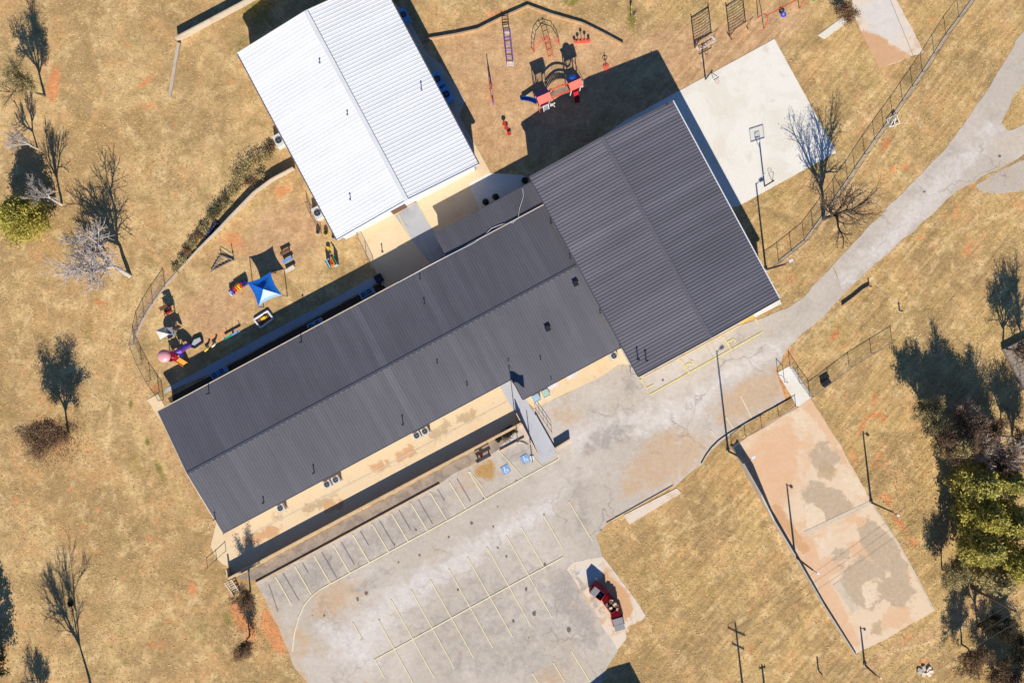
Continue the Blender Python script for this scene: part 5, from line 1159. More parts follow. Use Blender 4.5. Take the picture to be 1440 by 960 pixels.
# climbing wall seen edge-on
o = G(691, 132); cw = thing('climbing_wall', 'narrow pink climbing wall with long black shadow', 'climbing wall', o); a_, b_ = G(689, 118), G(694, 148)
for i in range(4):
    p, q = a_.lerp(b_, i / 4), a_.lerp(b_, (i + 1) / 4); z = (1.7, 2.1, 2.2, 1.8)[i]; mb = MB(o); mb.beam(p + Z * z / 2, q + Z * z / 2, .12, z); pn = mb.build('panel', M['coral'] if i % 2 else M['pinkp'], cw)
    for j in range(4):
        mb = MB(o); c_ = p.lerp(q, .25 + .5 * (j % 2)) + Z * (.4 + .4 * j); mb.dome(c_ + Vector((.06, 0, 0)), .07, .06, 7, 3); mb.dome(c_ - Vector((.09, 0, 0)), .07, .06, 7, 3); mb.build('hold', M['maroon'], pn)
for p in (a_, b_): mb = MB(o); mb.cyl(p, .06, 2.4, 8); mb.build('post', M['violet'], cw)
# music posts
o = G(819, 60); mu = thing('drum_set', 'pink beam carrying five round topped drums', 'drums', o)
mb = MB(o); mb.beam(G(808, 60.5, .12), G(830, 59, .12), .3, .18); mb.build('beam', M['coral'], mu)
for i in range(5):
    p = G(808 + 5 * i, 60.5 - .35 * i); z = (.35, .6, .95, .7, .4)[i]; mb = MB(o); mb.cyl(p, .04, z, 6); st_ = mb.build('stem', M['coral'], mu); mb = MB(o); mb.cyl(p + Z * z, .16, .14, 12); mb.build('drum', M['coral'], mu)
o = G(852, 95); sp = thing('spinner', 'small pink spinner post beside the gymnasium shadow', 'spinner', o)
mb = MB(o); mb.cyl(o, .36, .14, 14); mb.build('platform', M['coral'], sp); mb = MB(o); mb.cyl(o + Z * .1, .05, 1.1, 8); mb.build('post', M['coral'], sp); mb = MB(o); mb.torus(o + Z * .8, .28, .04, 14, 5); mb.build('handle', M['coral'], sp)
o = G(712, 182); st = thing('stepping_pods', 'three red stepping pods near the white building corner', 'stepping pods', o)
for i, (x, y, z) in enumerate([(709, 176, .55), (712, 181, .35), (716, 189, .3)]):
    mb = MB(o); p = G(x, y); mb.cyl(p, .09, z, 8); mb.build('stem', M['black'], st); mb = MB(o); mb.cyl(p + Z * z, .26, .08, 12); mb.build('pod', M['red'], st)
for i in range(3):
    pass

# --- small playground behind the long building
o = G(372, 405); cn = thing('shade_canopy', 'bright blue pyramid shade canopy on four posts', 'canopy', o)
cr = [W(347, 397, 2.2), W(380, 382, 2.2), W(397, 415, 2.2), W(363, 431, 2.2)]; pk = W(370, 406.5, 3.0)
for i in range(4):
    a_, b_ = cr[i], cr[(i + 1) % 4]; N = 6; mid = (a_ + b_) / 2; cc = (cr[0] + cr[2]) / 2
    edge = []
    for j in range(N + 1):
        t = j / N; p = a_.lerp(b_, t); inn = (cc - mid); inn.z = 0; edge.append(p + inn * .14 * math.sin(math.pi * t) + Z * .0)
    vs = []; rows = 4
    for r_ in range(rows + 1):
        f = r_ / rows
        for p in edge:
            q = p.lerp(pk, f); q.z -= .22 * math.sin(math.pi * f) ; vs.append(q)
    fs = [(r_ * (N + 1) + j, r_ * (N + 1) + j + 1, (r_ + 1) * (N + 1) + j + 1, (r_ + 1) * (N + 1) + j) for r_ in range(rows) for j in range(N)]
    nv = len(vs); vs += [v - Z * .012 for v in vs]; fs += [tuple(nv + x for x in reversed(f)) for f in fs]
    mb = MB(o); mb.add(vs, fs); mb.build('fabric_panel', M['canvas_blue'] if i != 2 else M['lightblue'], cn)  # sunlit side of the blue cloth painted in as a paler panel
    mb = MB(o); mb.cyl(Vector((a_.x, a_.y, 0)), .05, 2.2, 8); mb.build('post', M['blue'], cn)
for x, y, m_, lb in [(402, 354, 'rust', 'small brown bench east of the canopy shadow'), (405.5, 366, 'skyblue', 'small blue bench east of the canopy shadow'), (409, 379, 'canvas_white', 'small cream bench east of the blue canopy')]:
    bench(lb, x, y, AX, 1.3, m_, 'black', .42, wd=.45, name='picnic_bench')
o = G(310, 370); wf = thing('wooden_climber', 'grey triangular wooden climbing frame', 'climbing frame', o); aa, bb, tp = G(299, 380), G(329, 364), None
for (p, q) in (((298, 382), (329, 366)), ((298, 382), (311, 360)), ((311, 360), (329, 366))):
    mb = MB(o); mb.beam(G(*p, .15), G(*q, .15), .12, .25); mb.build('sill', M['wood'], wf)
for i in range(7):
    t = i / 6; p = G(299, 380, .3).lerp(G(312, 359, .75), t); q = G(302, 379, .3).lerp(G(328, 365, .5), t); mb = MB(o); mb.tube([p, q], .03, 4); mb.build('slat', M['wood'], wf)
for x, y in ((311, 360), (327, 356), (329, 366)): mb = MB(o); mb.cyl(G(x, y), .05, .8, 6); mb.build('post', M['wood'], wf)
o = G(334, 404); ct = thing('crawl_toy', 'rainbow crawl tunnel toy beside the blue canopy', 'toy', o)
for i, m_ in enumerate(('lightblue', 'violet', 'red', 'orange', 'yellowp', 'red', 'navy', 'navy')):
    p = G(326 + 2.9 * i, 410 - 1.9 * i + (2 if i < 2 else 0)); mb = MB(o); mb.torus(p + Z * .38, .34, .11, 14, 6, axis='Y', rz=math.radians(30 + 90)); mb.build('ring', M[m_], ct)
o = G(371.5, 448); sb = thing('sandbox', 'white framed sandbox with a yellow toy inside', 'sandbox', o); q = [G(358, 449), G(377, 437), G(385, 448), G(367, 461)]
for i in range(4): mb = MB(o); mb.tube([q[i] + Z * .2, q[(i + 1) % 4] + Z * .2], .13, 8); mb.build('frame', M['white'], sb)
mb = MB(o); mb.prism([(p.x, p.y) for p in q], .01, .1); mb.build('sand_bed', M['soilbed'] if 'soilbed' in M else M['rust'], sb)
o = G(372, 447, .1); ty = thing('toy_digger', 'yellow toy in the white sandbox', 'toy', o, .5); mb = MB(); mb.box((0, 0, .12), (.8, .3, .2)); mb.build('body', M['yellowp'], ty); mb = MB(); mb.box((.1, 0, .3), (.3, .26, .18)); mb.build('cab', M['yellowp'], ty)
for sx in (-1, 1):
    for sy in (-1, 1): mb = MB(); mb.tube([(sx * .28, sy * .13, .1), (sx * .28, sy * .2, .1)], .1, 8); mb.build('wheel', M['black'], ty)
o = G(468, 370); ph = thing('playhouse', 'little orange and teal playhouse beside the white building', 'playhouse', o, AX)
for sx in (-1, 1): mb = MB(); mb.box((sx * .55, 0, .55), (.06, 1.1, 1.1)); mb.build('wall', M['teal'], ph)
for sy in (-1, 1): mb = MB(); mb.box((-.3 * sy, sy * .55, .55), (.5, .06, 1.1)); mb.build('wall', M['lightblue'], ph)
for sx, m_ in ((-1, 'lightblue'), (1, 'orange')): mb = MB(); mb.box((sx * .33, 0, 1.28), (.16, 1.2, .05), 0, sx * .5); mb.build('roof', M[m_], ph)
mb = MB(); mb.box((0, -.35, .3), (.6, .3, .5)); mb.build('counter', M['orange'], ph); mb = MB(); mb.box((0, .1, .5), (.35, .35, .1)); mb.build('table', M['red'], ph)
o = G(462, 350); b_ = thing('bucket_toy', 'yellow bucket north of the little playhouse', 'toy', o); mb = MB(o); mb.cyl(o, .2, .4, 12, .26); mb.build('bucket', M['yellowp'], b_); mb = MB(o); mb.torus(o + Z * .42, .24, .025, 14, 4); mb.build('rim', M['yellowp'], b_)
for i, (x, y, m_) in enumerate([(448, 327, 'white'), (459, 328, 'yellowp'), (470, 333, 'skyblue')]):
    o = G(x, y); b_ = thing('plant_pot', ('white', 'yellow', 'pale blue')[i] + ' pot at the corner of the white building', 'pot', o); mb = MB(o); mb.cyl(o, .2, .35, 12, .27); mb.build('pot', M[m_], b_); mb = MB(o); mb.dome(o + Z * .33, .26, .35, 8, 3); mb.build('plant', M['leaf_dark'], b_)
o = G(328, 470); se = thing('seesaw', 'green and blue seesaw at the edge of the shade', 'seesaw', o); a_, b_ = G(317, 477), G(339, 465)
for p, q, m_ in ((a_, (a_ + b_) / 2, 'teal'), ((a_ + b_) / 2, b_, 'skyblue')): mb = MB(o); mb.beam(p + Z * .5, q + Z * .5, .22, .1); mb.build('plank', M[m_], se)
mb = MB(o); mb.tube([o, o + Z * .5], .15, 8, .08); mb.build('pivot', M['black'], se)
for p in (a_, b_): mb = MB(o); q = p.lerp(o, .2); mb.tube([q + Z * .5, q + Z * .85], .025, 5); mb.tube([q + Z * .8 - VX * .2, q + Z * .8 + VX * .2], .025, 5); mb.build('handle', M['black'], se)
mb = MB(o); mb.tube([o + Z * .5, o + Z * 1.0], .03, 5); mb.build('grip', M['black'], se)
for x, y, m_, lb in [(293, 491, 'yellowp', 'yellow spring rider at the shade edge'), (303, 485, 'canvas_white', 'cream spring rider at the shade edge')]:
    o = G(x, y); sr = thing('spring_rider', lb, 'spring rider', o, .6); mb = MB(); mb.tube([(math.cos(i * .9) * .1, math.sin(i * .9) * .1, i * .013) for i in range(28)], .025, 5); mb.build('spring', M['black'], sr)
    mb = MB(); mb.tube([(-.35, 0, .42), (-.1, 0, .46), (.15, 0, .52), (.35, 0, .75)], .14, 8, .09); mb.build('body', M[m_], sr); mb = MB(); mb.tube([(.2, -.25, .72), (.2, .25, .72)], .025, 5); mb.build('handle', M['black'], sr)
# tower with tube slide
o = G(246, 500); tw = thing('toddler_tower', 'pink domed toddler tower with purple tube and yellow slide', 'playground', o); tc = G(247, 500)
for sx in (-1, 1):
    for sy in (-1, 1): mb = MB(o); mb.cyl(tc + UX * .5 * sx + VX * .5 * sy, .05, 2.6, 7); mb.build('post', M['pinkp'], tw)
mb = MB(o); mb.box(tc + Z * 1.0, (1.15, 1.15, .08), AX); mb.build('deck', M['maroon'], tw)
mb = MB(o); mb.dome(tc - UX * .25 + VX * .15 + Z * 2.6, .8, .5, 16, 5); mb.build('dome', M['pinkp'], tw)
mb = MB(o); mb.box(tc + UX * .55 - VX * .55 + Z * 1.9, (.7, .7, .06), AX + .3); mb.build('roof_panel', M['darkred'], tw)
mb = MB(o); mb.box(tc + UX * 1.1 - VX * .4 + Z * 1.3, (.5, .8, .06), AX); mb.build('side_panel', M['navy'], tw)
mb = MB(o); mb.tube([tc + UX * .6 + Z * 1.5, tc + UX * 1.3 + Z * 1.4, G(264, 488, .9), G(268, 485, .4)], .36, 12); mb.build('tube_slide', M['violet'], tw)
slide(o, tc - VX * .7 + UX * .4, G(263, 513), .95, .75, 'orange', tw)
o = G(275, 483); sbx = thing('sand_tray', 'grey blue sand tray with raised dark rim', 'sandbox', o); q = [G(268, 487), G(273, 477), G(283, 473), G(286, 481), G(275, 489)]
for i in range(5): mb = MB(o); mb.beam(q[i] + Z * .15, q[(i + 1) % 5] + Z * .15, .14, .4); mb.build('rim', M['black'], sbx)
mb = MB(o); mb.prism([(p.x, p.y) for p in q], .01, .2); mb.build('bed', M['greyslab'], sbx)
o = G(229, 467); um = thing('pyramid_shade', 'cream pyramid canopy on a tall playground tower', 'canopy', o); cr = [W(219, 465, 2.7), W(230.5, 459.5, 2.7), W(237.5, 470, 2.7), W(225, 477, 2.7)]; pk = W(229, 467.5, 3.35)
for i in range(4):
    a_, b_ = cr[i], cr[(i + 1) % 4]; mb = MB(o); mb.add([a_, b_, pk, a_ - Z * .02, b_ - Z * .02, pk - Z * .02], [(0, 1, 2), (5, 4, 3), (0, 3, 4, 1)]); mb.build('fabric_panel', M['canvas_white'], um)
    mb = MB(o); p = Vector((a_.x, a_.y, 0)).lerp(Vector((pk.x, pk.y, 0)), .12); mb.cyl(p, .045, 2.75, 6); mb.build('post', M['white'], um)
c_ = Vector((pk.x, pk.y, 0)); mb = MB(o); mb.box(c_ + Z * 1.2, (1.1, 1.1, .08), AX); mb.build('deck', M['lidgrey'], um)
slide(o, c_ + UX * .6 + VX * .1, G(254, 458), 1.15, .5, 'steel', um)
o = G(239, 436); rh = thing('toy_house', 'small red play stand west of the playground lawn', 'playhouse', o, AX)
for sx in (-1, 1):
    for sy in (-1, 1): mb = MB(); mb.cyl((sx * .4, sy * .4, 0), .04, 1.3, 6); mb.build('post', M['rust'], rh)
mb = MB(); mb.box((0, 0, .6), (.9, .9, .06)); mb.build('shelf', M['red'], rh); mb = MB(); mb.box((.2, .1, .85), (.35, .3, .4)); mb.build('box', M['pinkp'], rh)
mb = MB(); mb.box((-.1, .35, 1.3), (1.0, .5, .05), 0, .1); mb.build('awning', M['rust'], rh)

# shed south of the frame (its shadow falls on the lot) and low shed at the right edge
o = G(889, 984); sh = thing('shed', 'shed beyond the bottom edge casting a dark shadow on the lot', 'shed', o); e = 2.9
p0 = G(889, 984); p1 = p0 - VX * 6.0; p2 = p0 - UX * 5.2; p3 = p1 - UX * 5.2
for a_, b_ in ((p0, p1), (p1, p3), (p3, p2), (p2, p0)): wall_quad(o, a_, b_, 0, e - .05, e - .05, .15, M['wall_tan'], sh)
r0 = (p0 + p2) / 2 + Z * 3.3 + VX * .2; r1 = (p1 + p3) / 2 + Z * 3.3 - VX * .2
slope_mesh(r0, r1, p1 + UX * .3 - VX * .2 + Z * e, p0 + UX * .3 + VX * .2 + Z * e, .4, origin=o).build('roof', M['dark_roof'], sh)
slope_mesh(r1, r0, p2 - UX * .3 + VX * .2 + Z * e, p3 - UX * .3 - VX * .2 + Z * e, .4, origin=o).build('roof', M['dark_roof'], sh)
o = G(1408, 491); ls = thing('low_shed', 'weathered low roof at the right edge under a bare tree', 'shed', o); q = [G(1408, 491), G(1445, 472), G(1475, 528), G(1436, 548)]
mb = MB(o); mb.prism([(p.x, p.y) for p in q], 0, .55); mb.build('wall', M['wood'], ls)
for i in range(12):
    t0, t1 = i / 12, (i + .93) / 12; a_, b_, c_, d_ = q[0].lerp(q[3], t0), q[1].lerp(q[2], t0), q[1].lerp(q[2], t1), q[0].lerp(q[3], t1); mb = MB(o); mb.prism([(p.x, p.y) for p in (a_, b_, c_, d_)], .555, .6 + .01 * (i % 3)); mb.build('roof_board', M['wood'], ls)

# ------------------------------------------------------------------ trees and brush
def grow_tree(seed, n_limbs=5, levels=4, trunk=.28, spread=.75, kids=(4, 6), gnarl=.18, up=.25):
    """unit tree: list of (points, r0, r1, level) within height 1"""
    r = random.Random(seed); out = []; tips = []
    def br(p, d, L, rad, lv):
        n = 4 if lv < 2 else 3; pts = [p]; dirs = []
        for i in range(n):
            d = (d + Vector((r.gauss(0, gnarl), r.gauss(0, gnarl), r.gauss(0, gnarl * .6) + up * .12))).normalized(); p = p + d * L / n; pts.append(p); dirs.append(d)
        out.append((pts, rad, rad * (.55 if lv < levels else .35), lv))
        if lv >= levels: tips.append((pts[-1], d)); tips.append((pts[-2], d)); return
        k = n_limbs if lv == 0 else r.randint(*kids)
        for i in range(k):
            t = (.75 + .25 * r.random()) if lv == 0 else (.25 + .75 * (i + r.random() * .8) / k)
            f = min(t, .999) * n; j = int(f); q = pts[j].lerp(pts[j + 1], f - j); dd_ = dirs[j]
            ax = dd_.orthogonal().normalized(); ax.rotate(Matrix.Rotation(i * 2.4 + r.random() * 1.2, 3, dd_)); a = spread * (.55 + .7 * r.random())
            nd = dd_.copy(); nd.rotate(Matrix.Rotation(a, 3, ax)); nd.z += up * .5; nd.normalize()
            br(q, nd, L * (.95 if lv == 0 else .58) * (.75 + .5 * r.random()), rad * (.62 if lv == 0 else .5), lv + 1)
        if lv > 0: br(pts[-1], dirs[-1], L * .55, rad * .5, lv + 1)
    br(Vector((0, 0, 0)), Vector((0, 0, 1)), trunk, .024, 0)
    return out, tips
def leaf_quads(mb, centres, per, spread, size, r):
    for c in centres:
        for _ in range(per):
            p = Vector(c) + Vector((r.gauss(0, spread), r.gauss(0, spread), r.gauss(0, spread * .7)))
            a = Vector((r.gauss(0, 1), r.gauss(0, 1), r.gauss(0, .6))).normalized() * size * (.6 + .8 * r.random()); b = a.cross(Vector((r.gauss(0, 1), r.gauss(0, 1), r.gauss(0, 1)))).normalized() * size * .45
            mb.add([p - a, p + b, p + a, p - b], [(0, 1, 2, 3)])
def bare_tree(label, px, py, h, rad, seed, m='bark_brown', lean=(0, 0), leaves=None, name='bare_tree', thick=1.0, levels=4, group='bare trees', trunk=.22, spread=.68, kids=(3, 4), per=2, lsize=.12, lspread=.25, n_limbs=6, twig=.02):
    o = G(px, py); root = thing(name, label, 'tree', o, 0, group)
    out, tips = grow_tree(seed, levels=levels, trunk=trunk, spread=spread, kids=kids, n_limbs=n_limbs)
    P = [p for b in out for p in b[0]]; mz = max(p.z for p in P); ds = sorted(math.hypot(p.x, p.y) for p in P); mr = ds[int(len(ds) * .97)]
    kz, kr = h / mz, rad / mr
    def T(p): z = p.z * kz; return o + Vector((p.x * kr + lean[0] * z / h, p.y * kr + lean[1] * z / h, z - .03))
    tr, cr = MB(o), MB(o)
    for pts, r0, r1, lv in out:
        q = [T(p) for p in pts]; rs = h * thick
        (tr if lv < 2 else cr).tube(q, max(twig, r0 * rs), (7, 5, 4, 3, 3, 3)[lv], max(twig * .7, r1 * rs), cap=False)
    tr.build('trunk', M[m], root); tag(cr.build('crown', M[m], root))
    if leaves:
        r = random.Random(seed + 5); lf = MB(o); leaf_quads(lf, [T(p) for p, d in tips], per, lspread, lsize, r); lf.build('leaves', M[leaves], root)
    return root
def evergreen(label, px, py, h, rad, seed, m='leaf_cedar', name='evergreen_tree', clumps=260, per=34, size=.17, group='evergreen trees', base=.12, cone=.35):
    o = G(px, py); root = thing(name, label, 'tree', o, 0, group); r = random.Random(seed)
    mb = MB(o); mb.tube([o - Vector((0, 0, .05)), o + Vector((.05, 0, h * .5)), o + Vector((0, 0, h * .9))], .16, 7, .04, cap=False)
    cs = []
    lobes = [(r.uniform(0, 6.283), r.uniform(.2, .95), r.uniform(.75, 1.15)) for _ in range(16)]
    for i in range(clumps):
        t = r.random() ** .8; z = h * (base + (1 - base) * t); R = rad * (1 - cone * t) * math.sqrt(max(0.02, 1 - (max(0, t - .35) / .67) ** 2)); a = r.uniform(0, 6.283)
        b = max(.55, 1 - .45 * min(abs((a - l0 + 3.14159) % 6.283 - 3.14159) * 1.4 + abs(t - l1) * 1.8 for l0, l1, l2 in lobes)); R *= b * (1 + .25 * mnoise.noise(Vector((math.cos(a) * 2, math.sin(a) * 2, z + seed))))
        f = r.random() ** .35; cs.append(o + Vector((math.cos(a) * R * f, math.sin(a) * R * f, z)))
    for c in r.sample(cs, min(30, len(cs))): mb.tube([o + Vector((0, 0, max(.2, (c - o).z * .7))), c], .035, 4, .012, cap=False)
    mb.build('trunk', M['bark_brown'], root)
    lf = MB(o); leaf_quads(lf, cs, per, rad * .085, size, r); lf.build('crown', M[m], root)
    return root
def bush(label, px, py, rad, h, seed, m='brush', leaf='leaf_straw', group='brush along the ditch', per=10):
    o = G(px, py); root = thing('brush_shrub', label, 'shrub', o, 0, group); r = random.Random(seed); mb = MB(o); tips = []
    for i in range(38):
        a = r.uniform(0, 6.283); f = r.random() ** .6; e = o + Vector((math.cos(a) * rad * f, math.sin(a) * rad * f, h * (1.05 - .5 * f) * r.uniform(.6, 1.1)))
        s0 = o + Vector((math.cos(a) * rad * .2, math.sin(a) * rad * .2, 0)); md = s0.lerp(e, .5) + Vector((r.gauss(0, .12), r.gauss(0, .12), .12)); mb.tube([s0, md, e], .02, 3, .008, cap=False); tips += [e, md]
    mb.build('stems', M[m], root); lf = MB(o); leaf_quads(lf, tips, per, rad * .16, .09, r); lf.build('foliage', M[leaf], root)
    return root
# west lawn
bare_tree('olive tinged sparse tree in the top left corner', 63, 135, 7.2, 3.0, 11, 'bark_brown', leaves='leaf_straw', per=3, lsize=.08, lspread=.14, kids=(4, 5), twig=.014, name='sparse_tree')
bare_tree('small grey bare tree above the yellow evergreen', 53, 209, 5.0, 2.3, 12, 'bark_grey', (-.3, 0), twig=.02)
bare_tree('grey bare tree right of the yellow evergreen', 87, 288, 7.0, 2.3, 13, 'bark_grey', (-.2, .2), spread=.6)
evergreen('yellow green evergreen at the left edge', 48, 311, 5.4, 3.6, 14, 'leaf_cedar', clumps=420, per=30, size=.15, cone=.2)
bare_tree('big leaning grey bare tree left of the ditch', 183, 388, 7.8, 4.6, 15, 'bark_grey', (-4.0, 4.2), thick=1.5, levels=4, kids=(4, 5), n_limbs=8, spread=.85, twig=.026, trunk=.34)
bare_tree('rusty leaved small tree in the middle of the west lawn', 97, 610, 7.2, 2.7, 16, 'bark_brown', leaves='leaf_brown', per=6, lsize=.085, lspread=.2, kids=(4, 5), twig=.016, trunk=.12, name='russet_tree')
bare_tree('tall bare tree beyond the bottom edge with a long branching shadow', 129, 966, 12.2, 4.6, 17, 'bark_brown', spread=.55, thick=.6, kids=(4, 5), twig=.022, trunk=.14, n_limbs=5)
evergreen('dark tree beyond the left edge shading the lower left lawn', 4, 925, 9.0, 2.6, 18, 'leaf_dark', clumps=300, per=28)
bare_tree('bushy tree beyond the bottom left corner', 62, 990, 5.2, 2.5, 19, 'bark_brown', leaves='leaf_brown', per=3, lsize=.08, lspread=.14)
bare_tree('small brown tree beside the parking lot corner, lower of two', 351, 893, 4.8, 1.6, 20, 'bark_brown', leaves='leaf_brown', per=3, lsize=.08, lspread=.18, twig=.012, name='young_tree')
bare_tree('small brown tree by the garden steps, upper of two', 352, 832, 5.0, 1.7, 21, 'bark_brown', leaves='leaf_brown', per=3, lsize=.08, lspread=.18, twig=.012, name='young_tree')
# east
bare_tree('large bare tree between the white court and the driveway', 1158, 308, 9.2, 4.4, 22, 'bark_dark', (0, .4), thick=1.2, kids=(3, 4), spread=.72, twig=.022, leaves='leaf_brown', per=1, lsize=.09)
bare_tree('low brown shrubby tree at the top edge by the pale pad', 1176, 20, 3.0, 1.9, 23, 'bark_brown', leaves='leaf_brown', per=3, lsize=.08, lspread=.2, trunk=.12)
o = G(887, 24); bare_tree('thin sapling in the green oval patch', 887, 24, 3.0, .5, 24, 'bark_brown', levels=3, twig=.012, thick=.7)
G_ = [(1296, 580, 6.0, 2.6, 'feathery brown bare tree at the grove edge nearest the lawn'), (1338, 596, 6.4, 2.8, 'feathery brown bare tree between the grove and its shadow'), (1378, 610, 6.4, 2.8, 'feathery bare tree at the upper right of the grove'), (1408, 612, 6.0, 2.6, 'feathery bare tree close to the right edge of the grove'), (1325, 800, 4.6, 2.0, 'feathery low tree at the lawn side foot of the grove')]
for i, (x, y, h, r_, lb) in enumerate(G_): bare_tree(lb, x, y, h, r_, 90 + i, 'bark_grey' if i % 2 else 'bark_brown', leaves='leaf_straw' if i in (0, 4) else 'leaf_brown', per=3, lsize=.09, lspread=.2, kids=(4, 5), twig=.018, trunk=.15)
E = [(1345, 672, 7.6, 3.0, 'leaf_olive', 'olive evergreen at the top of the right hand grove'), (1352, 712, 8.2, 3.2, 'leaf_cedar', 'yellow green evergreen in the middle of the right hand grove'), (1384, 668, 7.4, 2.6, 'leaf_olive', 'olive evergreen at the back of the right hand grove'),
     (1392, 722, 8.0, 2.8, 'leaf_olive', 'olive evergreen by the right edge below the grove top'), (1352, 757, 7.4, 2.9, 'leaf_olive', 'olive evergreen low in the right hand grove'), (1395, 778, 8.2, 3.2, 'leaf_cedar', 'yellow evergreen by the right edge of the grove'),
     (1372, 800, 6.6, 2.7, 'leaf_straw', 'straw coloured sparse tree at the foot of the grove'), (1318, 618, 6.6, 2.4, 'leaf_straw', 'straw coloured tree at the north tip of the grove')]
for i, (x, y, h, r_, m_, lb) in enumerate(E): evergreen(lb, x, y, h, r_, 30 + i, m_, clumps=260 if m_ != 'leaf_straw' else 200, per=26 if m_ != 'leaf_straw' else 16, size=.19, cone=.2)
B = [(1303, 606, 8.4, 2.8, 'dark bare tree at the northwest tip of the grove'), (1328, 612, 9.0, 3.0, 'tall bare tree casting the pointed shadow north of the grove'), (1362, 628, 8.2, 3.0, 'grey bare tree at the north side of the grove'), (1395, 640, 7.6, 2.6, 'bare tree north of the grove near the right edge'), (1428, 650, 8.4, 2.8, 'bare tree at the right edge beside the grove')]
for i, (x, y, h, r_, lb) in enumerate(B): bare_tree(lb, x, y, h, r_, 50 + i, ('bark_dark', 'bark_brown', 'bark_grey', 'bark_brown', 'bark_dark')[i], leaves='leaf_brown' if i != 2 else None, per=2, lsize=.07, lspread=.14, kids=(4, 5), twig=.022)
R_ = [(1412, 492, 6.4, 2.6, 'bare tree standing over the low shed'), (1445, 500, 8.0, 3.0, 'dark tree at the right edge above the low shed')]
for i, (x, y, h, r_, lb) in enumerate(R_): bare_tree(lb, x, y, h, r_, 60 + i, 'bark_dark', leaves='leaf_brown', per=2, lsize=.07, lspread=.12, twig=.018, kids=(4, 5))
D = [(1352, 905, 5.2, 2.8, 'dark thicket tree nearest the lawn in lower right corner'), (1375, 880, 5.6, 2.7, 'dark thicket tree under the power lines'), (1388, 925, 5.2, 2.8, 'thicket tree low in the lower right corner'), (1410, 890, 5.4, 2.7, 'dark thicket tree right of the power lines'), (1420, 950, 5.0, 2.6, 'thicket tree at the lower right corner edge')]
for i, (x, y, h, r_, lb) in enumerate(D): bare_tree(lb, x, y, h, r_, 70 + i, 'bark_dark', leaves='leaf_dark' if i % 2 else 'leaf_brown', per=3, lsize=.08, lspread=.14, twig=.02, trunk=.15, kids=(4, 5))
evergreen('dark evergreen beyond the lower right corner', 1420, 985, 8.0, 2.8, 80, 'leaf_dark', clumps=300, per=26)
# brush in the ditch
nb = 0
for i, (x, y, r_, h, lf) in enumerate([(248, 378, .6, .7, 'leaf_straw'), (257, 366, .7, .7, 'leaf_straw'), (265, 354, .7, .8, 'leaf_brown'), (272, 343, .8, .8, 'leaf_straw'), (281, 333, .8, .9, 'leaf_brown'), (288, 322, .8, .8, 'leaf_straw'), (300, 305, .9, 1.0, 'leaf_green'), (309, 295, .9, 1.0, 'leaf_green'), (318, 283, 1.0, 1.0, 'leaf_green'),
                                      (330, 268, 1.0, 1.1, 'leaf_straw'), (335, 250, 1.2, 1.3, 'leaf_straw'), (346, 238, 1.4, 1.4, 'leaf_straw'), (352, 256, 1.0, 1.1, 'leaf_brown'), (362, 228, 1.2, 1.3, 'leaf_straw'), (376, 220, 1.0, 1.1, 'leaf_straw'), (368, 246, .8, .9, 'leaf_straw'), (382, 208, .8, .8, 'leaf_brown')]):
    bush('brush clump %s along the ditch, counted from the fence end' % ('one two three four five six seven eight nine ten eleven twelve thirteen fourteen fifteen sixteen seventeen'.split()[i]), x, y, r_ * .95, h * .85, 100 + i, leaf=lf, per=6)
o = G(295, 324); db = thing('tarp_heap', 'dark blue heap of tarp lying in the ditch', 'tarp', o)
for i in range(9):
    mb = MB(o); p = o + Vector((rng.uniform(-.9, .9), 0, 0)); p = G(288 + i * 2.2, 333 - i * 2.3 + rng.uniform(-3, 3)); mb.dome(p, .25 + .15 * rng.random(), .3, 7, 3); mb.build('fold', M['navy'] if i % 2 else M['black'], db)
for i, (x, y, r_, lb) in enumerate([(711, 611, .75, 'dark round shrub beside the flagpole'), (701, 616, .4, 'tiny dark shrub left of the flagpole shrub'), (719, 604, .5, 'small dark shrub nearest the flagpole')]): bush(lb, x, y, r_, .8, 130 + i, leaf='leaf_dark', group='shrubs by the flagpole', per=14)
bush('little dark bush by the tall tree shadow', 100, 848, .3, .35, 142, leaf='leaf_dark', group='small lawn bushes')
# fallen leaves and tufts of dry grass
lit = MB(); r2 = random.Random(9)
def scatter(mb, n, fn, s0, s1, zmax=.06):
    for _ in range(n):
        x, y = fn(); p = G(x, y, r2.uniform(.012, zmax)); a = r2.uniform(0, 6.283); s_ = r2.uniform(s0, s1); d = Vector((math.cos(a), math.sin(a), r2.uniform(-.3, .3))) * s_; e = Vector((-math.sin(a), math.cos(a), r2.uniform(-.3, .3))) * s_ * .6
        mb.add([p - d, p + e, p + d, p - e], [(0, 1, 2, 3)])
scatter(lit, 2200, lambda: (r2.gauss(78, 22), r2.gauss(622, 18)), .03, .07); scatter(lit, 900, lambda: (r2.gauss(345, 20), r2.gauss(890, 22)), .03, .06); scatter(lit, 2500, lambda: (r2.gauss(1315, 40), r2.gauss(660, 90)), .03, .07)
scatter(lit, 1500, lambda: (r2.uniform(0, 340), r2.uniform(400, 960)), .03, .06); scatter(lit, 900, lambda: (r2.gauss(1400, 30), r2.gauss(560, 40)), .03, .07)
tag(lit.build('leaf_litter', M['leaf_litter']), 'fallen brown leaves scattered under the trees', 'leaves', kind='stuff')

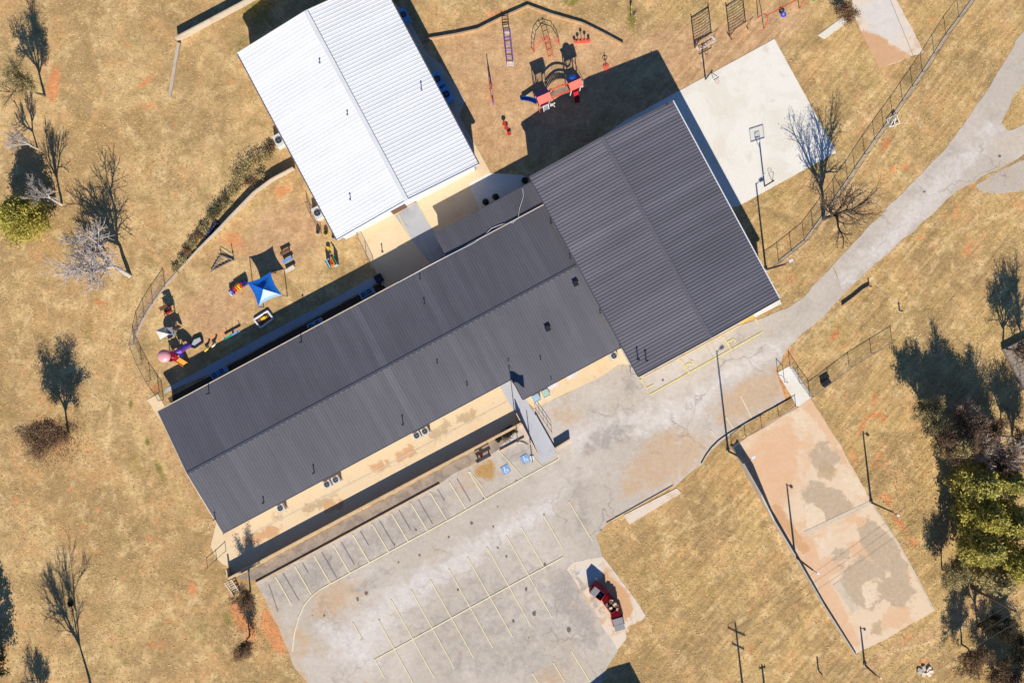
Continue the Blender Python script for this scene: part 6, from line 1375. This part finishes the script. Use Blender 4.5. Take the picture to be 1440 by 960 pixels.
def tufts():
    r = np.random.default_rng(5)
    n = 90000; X = r.uniform(-64, 64, n); Y = r.uniform(-43, 43, n); ok = np.ones(n, bool)
    def cut(pts):
        nonlocal ok
        ins = np.zeros(n, bool)
        for i in range(len(pts)):
            x0, y0 = pts[i]; x1, y1 = pts[(i + 1) % len(pts)]; cr = (y0 > Y) != (y1 > Y); xi = x0 + (Y - y0) * (x1 - x0) / (y1 - y0 if y1 != y0 else 1e-9); ins ^= cr & (X < xi)
        ok &= ~ins
    for pts in PAVED: cut(pts)
    for pix in ([(600, 58), (672, 43), (742, 10), (820, 35), (876, 64), (960, 40), (1060, -10), (1150, -10), (1150, 20), (1089, 55), (940, 140), (740, 250), (690, 243), (650, 150)], [(255, 385), (310, 330), (415, 240), (475, 340), (520, 375), (240, 545), (195, 485), (215, 430)]): cut([(G(*p).x, G(*p).y) for p in pix])
    den = 0.5 + 0.5 * np.sin(X * .13 + 1.7 * np.sin(Y * .09)) * np.sin(Y * .17 + X * .05); ok &= r.random(n) < (.25 + .75 * den)
    X, Y = X[ok], Y[ok]; k = len(X); vs = np.zeros((k, 2, 4, 3)); a = r.uniform(0, 6.283, k); h = r.uniform(.012, .045, k); w = r.uniform(.04, .11, k)
    for q in range(2):
        aa = a + q * 1.4; dx, dy = np.cos(aa) * w, np.sin(aa) * w; tx, ty = -np.sin(aa) * w * 1.3, np.cos(aa) * w * 1.3
        for j, (s0, t0) in enumerate(((-1, 0), (1, 0), (.6, 1), (-.6, 1))): vs[:, q, j, 0] = X + dx * s0 + tx * t0; vs[:, q, j, 1] = Y + dy * s0 + ty * t0; vs[:, q, j, 2] = h * t0 + .002
    me = bpy.data.meshes.new('dry_grass_tufts'); m = k * 8; me.vertices.add(m); me.vertices.foreach_set('co', vs.ravel()); me.loops.add(m); me.loops.foreach_set('vertex_index', np.arange(m, dtype=np.int32))
    me.polygons.add(m // 4); me.polygons.foreach_set('loop_start', np.arange(0, m, 4, dtype=np.int32)); me.polygons.foreach_set('loop_total', np.full(m // 4, 4, dtype=np.int32)); me.update(calc_edges=True); me.materials.append(M['tuft'])
    o = bpy.data.objects.new('dry_grass_tufts', me); C.objects.link(o); tag(o, 'short tufts of dry grass standing all over the lawns', 'grass', kind='stuff')
tufts()
